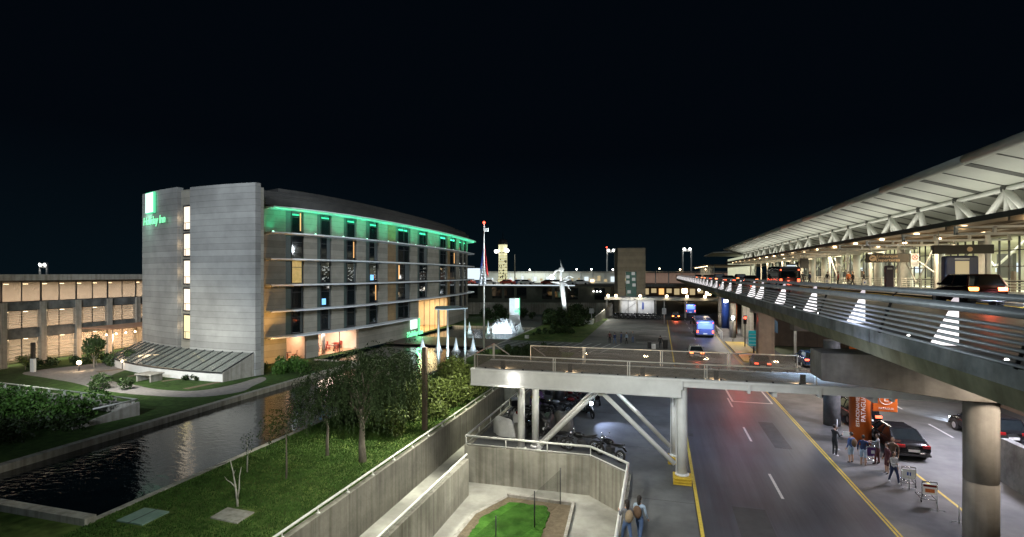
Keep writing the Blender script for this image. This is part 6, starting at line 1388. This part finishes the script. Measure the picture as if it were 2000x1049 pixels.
# farther orange and blue columns under the raised road
for lb, x, y, m_, nm, r in (('farther orange column beside the pale column by the bus', 12.0, 94.5, M['orange'], 'orange_column', .55), ('blue column right of the nearer bus', 11.7, 103.5, M['blue'], 'blue_column', .65)):
    whole(MB().lathe((x, y, 0), [(r, 0), (r, 7.1)], 18), nm, lb, 'column', m_)
whole(MB().box(12.6, 14.2, 89, 90.2, 0, 7.1), 'pale_wall_block', 'pale greenish wall block right of the orange column far under the road', 'wall', M['conc'])
b = MB(); b.extr([(14.0, 80, 0), (27, 80, 0), (27, 80, 7), (14.0, 80, 7)], (0, .3, 0)); whole(b, 'brown_panel_wall', 'brown panel wall across the back under the raised road', 'wall', M['brown'])
whole(MB().box(24.6, 24.9, 8, 80, 0, 7.0), 'arrivals_front_wall', 'dim arrivals front wall deep under the raised road', 'wall', M['brown'])
whole(MB().lathe((15.2, 67.4, 0), [(.16, 0), (.16, 6.4), (.38, 6.9), (.38, 7.15)], 12), 'slim_column', 'slim white column with a flared head before the brown wall', 'column', M['whitesteel'])
b = MB(); b.extr([(15.8, 8, -.1), (15.8, 30.6, -.1), (15.8, 30.6, 2.1), (15.8, 8, 2.5)], (.35, 0, 0)); whole(b, 'retaining_wall', 'weathered concrete retaining wall at the right edge below the raised road', 'wall', M['concdark'])
# traffic light, lamps and signs under the road
g = thing('traffic_light', 'red traffic light on a dark post at the island', 'traffic light', (11.2, 77, 0)); MB().tube([(0, 0, 0), (0, 0, 4.1)], .07, 8).build('post', M['dark'], g); MB().box(-.2, .2, -.15, .15, 3.2, 4.35).build('housing', M['black'], g, bevel=.03); MB().ball((0, -.2, 4.05), (.17, .1, .17)).build('red_lens', M['lampred'], g)
lamp('red_glow', 'SPOT', (11.0, 76.4, 4.05), 900, (1, .06, .03), .1, (7, 52, 0), spot=70)
lamp('red_road_glow', 'SPOT', (6.9, 50.5, 2.4), 150, (1, .10, .06), .4, (6.9, 46.0, 0), spot=110)
g = thing('bollard_lamp', 'white globe lamp on a thin post left of the traffic light', 'lamp', (10.3, 82, 0)); MB().tube([(0, 0, 0), (0, 0, 3.4)], .05, 8).build('post', M['rail'], g); MB().ball((0, 0, 3.6), (.22, .2, .3)).build('globe', M['lampw'], g)
g = thing('teal_sign', 'teal and white striped directory sign under the raised road', 'sign', (11.35, 71, 0)); MB().box(-.6, .6, -.08, .08, 1.0, 2.9).build('panel', M['teal'], g)
for k in range(4): MB().box(-.55, .55, -.10, -.085, 1.15+k*.42, 1.24+k*.42).build('stripe', M['white'], g)
MB().tube([(0, 0, 0), (0, 0, 1.1)], .08, 8).build('post', M['dark'], g)
g = thing('blue_canopy_sign', 'blue hanging shelter with a lit white screen under the road', 'shelter', (12.6, 70.5, 3.2)); MB().extr([(-1.2, -.9, .6), (1.2, -.9, -.4), (1.2, -.9, 1.0), (-1.2, -.9, 2.6)], (0, .25, 0)).build('roof_panel', mat('steel blue', (.06, .14, .24), (.09, .19, .30), 2, .5), g); MB().box(-.1, .75, -1.3, -1.2, -1.7, -.2).build('lit_screen', M['screen'], g); MB().box(-.15, .8, -1.2, -1.1, -1.75, 2.2).build('frame', M['dark'], g)
g = thing('barrier_rail', 'white hooped pedestrian barrier on the island kerb by the bus', 'barrier', (9.3, 86, 0)); 
for i in range(5):
    b = MB(); b.bar((0, i*2.2, 0), (0, i*2.2, 1.1), .07, .07); b.bar((0, i*2.2, 1.1), (0, i*2.2+2.0, 1.1), .07, .07); b.bar((0, i*2.2+2.0, 0), (0, i*2.2+2.0, 1.1), .07, .07); b.build('hoop', M['white'], g)
for i, y in enumerate((61.0, 84.5, 101.5)):
    whole(MB().lathe((6.95, y, 7.0), [(.10, -.12), (.22, -.05), (.22, .15), (.1, .2)], 10), 'soffit_lamp', ['nearest white lamp under the edge of the raised road', 'middle white lamp under the edge of the raised road', 'farthest white lamp under the edge of the raised road'][i], 'lamp', M['lampw'], 'lamps under the raised road edge')
# kerb signs above
def hang(name, label, x0, x1, y, z0, z1, m_): g = thing(name, label, 'sign', ((x0+x1)/2, y, z0)); w_ = (x1-x0)/2; MB().box(-w_, w_, -.12, .12, 0, z1-z0).build('panel', m_, g, bevel=.015); 
def hang2(name, label, x0, x1, y, z0, z1, m_, tp=12.9):
    g = thing(name, label, 'sign', ((x0+x1)/2, y, z0)); w_ = (x1-x0)/2; h_ = z1-z0; MB().box(-w_, w_, -.12, .12, 0, h_).build('panel', m_, g, bevel=.015)
    for sx in (-.8, .8): MB().tube([(sx*w_, 0, h_), (sx*w_, 0, tp-z0)], .03, 6).build('hanger', M['rail'], g)
    return g
M['signbr'] = mat('dark brown sign face', (.035, .028, .018), rough=.5); M['signtx'] = mat('amber sign lettering', (.45, .30, .16), rough=.5, emit=(1, .62, .3), es=.12)
g = hang2('departures_sign', 'dark hanging sign reading Embarque Departures with an amber plane roundel', 17.25, 20.45, 52, 10.98, 11.72, M['signbr'])
MB().tube([(-1.12, -.125, .37), (-1.12, -.15, .37)], .27, 20).build('roundel', M['signtx'], g); MB().extr([(-1.28, -.155, .30), (-1.0, -.155, .42), (-.98, -.155, .47), (-1.3, -.155, .38)], (0, -.01, 0)).extr([(-1.2, -.156, .44), (-1.1, -.156, .36), (-1.06, -.156, .38), (-1.12, -.156, .46)], (0, -.01, 0)).build('plane_symbol', M['signbr'], g)
text('Embarque', .34, (-.05, -.13, .54), (1, 0, 0), (0, 0, 1), M['signtx'], g, 'lettering', .01, sx=1.15); text('Departures', .34, (0, -.13, .20), (1, 0, 0), (0, 0, 1), M['signtx'], g, 'lettering', .01, sx=1.15)
g = hang2('no_entry_sign', 'white hanging sign with a red crossed ring beside the departures sign', 20.5, 21.1, 51.9, 10.62, 11.72, M['plate'])
b = MB(); cz_ = .78; rv = [(.21*cos(2*pi*i/24), -.14, cz_+.21*sin(2*pi*i/24)) for i in range(25)]; b.tube(rv, .025, 5); b.bar((-.15, -.14, cz_-.15), (.15, -.14, cz_+.15), .05, .03); b.bar((-.15, -.14, cz_+.15), (.15, -.14, cz_-.15), .05, .03); b.build('red_symbol', mat('red sign paint', (.5, .02, .03), rough=.4, emit=(1, .05, .1), es=.1), g)
MB().box(-.22, .22, -.14, -.12, .1, .38).build('text_block', M['rail'], g)
g = hang2('gate_sign', 'long dark hanging sign with a small amber badge over the kerb', 17.9, 21.3, 42, 11.35, 11.95, M['signbr']); text('B', .3, (.35, -.13, .28), (1, 0, 0), (0, 0, 1), M['signtx'], g, 'lettering', .01) if False else MB().tube([(.35, -.12, .3), (.35, -.15, .3)], .16, 14).build('badge', M['signtx'], g)
g = thing('advert_kiosk', 'dark blue rounded advert kiosk with an amber poster', 'kiosk', (15.6+3.6, 41.5, 8.5)); MB().box(-.95, .95, -.3, .3, 0, 2.7).build('cabinet', mat('kiosk blue', (.03, .04, .09), rough=.35), g, bevel=.12); MB().box(-.38, .38, -.33, -.3, 1.15, 2.35).build('poster', M['amber'], g); MB().box(-.4, .4, -.33, -.3, 2.44, 2.54).build('title_strip', M['rail'], g)
g = thing('dark_totem', 'tall dark purple totem on the raised pavement', 'totem', (20, 54.8, 8.5)); MB().box(-.32, .32, -.2, .2, 0, 2.25).build('panel', mat('totem purple', (.03, .015, .04), rough=.4), g, bevel=.03); MB().box(-.2, .2, -.215, -.2, 1.9, 2.05).build('label_strip', M['rail'], g)
g = thing('light_screen', 'bright white advert screen on the raised pavement beyond the kerb people', 'screen', (18.8, 86, 8.5)); MB().box(-.65, .65, -.1, .1, .3, 3.0).build('cabinet', M['dark'], g); MB().box(-.58, .58, -.13, -.1, .9, 2.8).build('lit_face', M['screen'], g)
g = thing('dark_cabinet', 'black box sign mounted above the bright advert screen', 'sign', (19.6, 82, 10.8)); MB().box(-.5, .5, -.2, .2, 0, 1.4).build('box_body', M['black'], g); MB().tube([(0, 0, 1.4), (0, 0, 2.2)], .04, 6).build('hanger', M['dark'], g)
g = thing('trash_bin', 'small tapering dark litter bin at the right edge of the raised pavement', 'bin', (22.2, 38.2, 8.5)); MB().lathe((0, 0, 0), [(.28, 0), (.36, 1.0), (.36, 1.05)], 14).build('body', M['dark'], g); MB().lathe((0, 0, 1.05), [(.38, 0), (.3, .08)], 14).build('lid', M['rail'], g)
b = MB()
for z in (.25, .45, .65, .85, 1.05): b.tube([(23.4, 36, 8.5+z), (23.4, 100, 8.5+z)], .03, 5)
for i in range(22): b.box(23.36, 23.44, 36+i*3-.04, 36+i*3+.04, 8.5, 9.6)
whole(b, 'pavement_barrier', 'long pale horizontal bar barrier along the terminal front', 'barrier', M['whitesteel'])
for i, (x, y) in enumerate(((18.1, 47.5), (18.2, 57.5), (18.1, 62.8))):
    b = MB(); b.lathe((x, y, 8.5), [(.18, 0), (.16, .03), (.06, .06), (.03, .7)], 12); whole(b, 'kerb_cone', ['pale kerb cone left of the blue kiosk', 'pale kerb cone under the departures sign', 'pale kerb cone near the dark totem'][i], 'cone', M['white'], 'kerb cones')
# far box sign beside the lot and thin lamp post
b = MB(); b.tube([(.9, 108, 0), (.9, 108, 4.6)], .09, 8); b.box(.5, 1.3, 107.9, 108.1, 2.0, 3.2); whole(b, 'road_sign', 'small sign board on a post where the lot meets the road', 'sign', M['rail'])

# ================================================================ ADDED LIGHTING from unseen sources, no fixtures modelled
lamp('tower_fill', 'SPOT', (-22, -14, 24), 105000, (.84, .92, 1), 1.5, (-46, 44, 9), spot=36, blend=.6)  # added fill on the tower face, no mast stands here
lamp('wing_fill', 'SPOT', (-30, -12, 18), 22000, (1, .93, .82), 1, (-66, 44, 8), spot=30, blend=.8)  # added to lift the wing front, unseen source
lamp('garden_fill', 'SPOT', (-44, 30.5, 7), 5200, (1, .97, .85), .6, (-46, 38.5, 0), spot=125, blend=.8)  # added to brighten the garden path and grass
lamp('hedge_light', 'SPOT', (-47.5, 30.5, 5.5), 1500, (.95, 1, .8), .3, (-48, 27.0, 1), spot=95, blend=.5)
lamp('shrub_light', 'SPOT', (-12.4, 33, 5.2), 3200, (1, 1, .78), .3, (-15.6, 36, 1), spot=120, blend=.7)  # spot added to brighten the yellow green shrubs
lamp('lawn_flood', 'SPOT', (-12.6, 31.5, 7.5), 8500, (1, 1, .84), .25, (-16, 20, 0), spot=92)
lamp('lawn_near_fill', 'SPOT', (-12, 12, 9), 1800, (.9, 1, .88), .4, (-16, 18, 0), spot=85)  # extra light added over the near lawn, no lamp there
lamp('court_fill', 'SPOT', (-5, 6, 12), 9500, (1, .97, .85), .5, (-6.5, 27, -1), spot=80)  # added from the camera side to brighten court and footbridge
lamp('plaza_fill', 'SPOT', (-14, 58, 14), 6500, (.86, .95, 1), .8, (-38, 66, 8), spot=120)
lamp('plaza_fill', 'SPOT', (-14, 90, 14), 5000, (.92, .97, .96), .8, (-39, 92, 8), spot=120)  # both plaza lights are added to lift the hotel front
for x, y, p_, c_ in ((4.5, 18, 750, (.60, .72, 1)), (1.5, 36, 1300, (.52, .70, 1)), (-1, 44, 1100, (.55, .72, 1)), (3, 62, 1300, (1, .95, .88)), (-5, 70, 1400, (.9, .97, .95)), (3, 90, 1300, (1, .93, .82)), (-5, 100, 1600, (.95, 1, .92))):
    lamp('road_fill', 'SPOT', (x, y, 9.5), p_, c_, .8, (x, y+1.5, 0), spot=135, blend=.9)  # fill spots added above road and lot, without lamp posts
for x, y, p_, c_ in ((13.5, 31, 200, (1, .86, .8)), (17.5, 34, 1300, (.86, .84, 1)), (13.5, 47, 500, (1, .86, .74)), (12, 20, 260, (1, .88, .74)), (13.5, 60, 500, (1, .88, .72)), (17, 72, 700, (.9, 1, .8)), (12, 84, 500, (1, .9, .75)), (10.5, 98, 600, (1, .9, .8))):
    lamp('soffit_light', 'AREA', (x, y, 6.9), p_*1.8, c_, 1.2, (x, y, 0))
lamp('deck_edge_light', 'SPOT', (7.3, 29.5, 7.05), 900, (.42, .64, 1), .3, (7.0, 29.5, 0), spot=125, blend=1)
lamp('deck_edge_light', 'SPOT', (7.3, 38, 7.05), 600, (.45, .66, 1), .3, (6.6, 38, 0), spot=125, blend=1)
lamp('pier_fill', 'SPOT', (3.5, 14, 4.5), 330, (1, .86, .72), .5, (9.5, 22, 6), spot=90)  # added fill on the near pier and its cap
lamp('fascia_fill', 'SPOT', (-8, 12, 9.5), 3300, (.75, .88, .92), 1, (6.5, 22, 8), spot=90)  # added fill on the raised road edge and railing
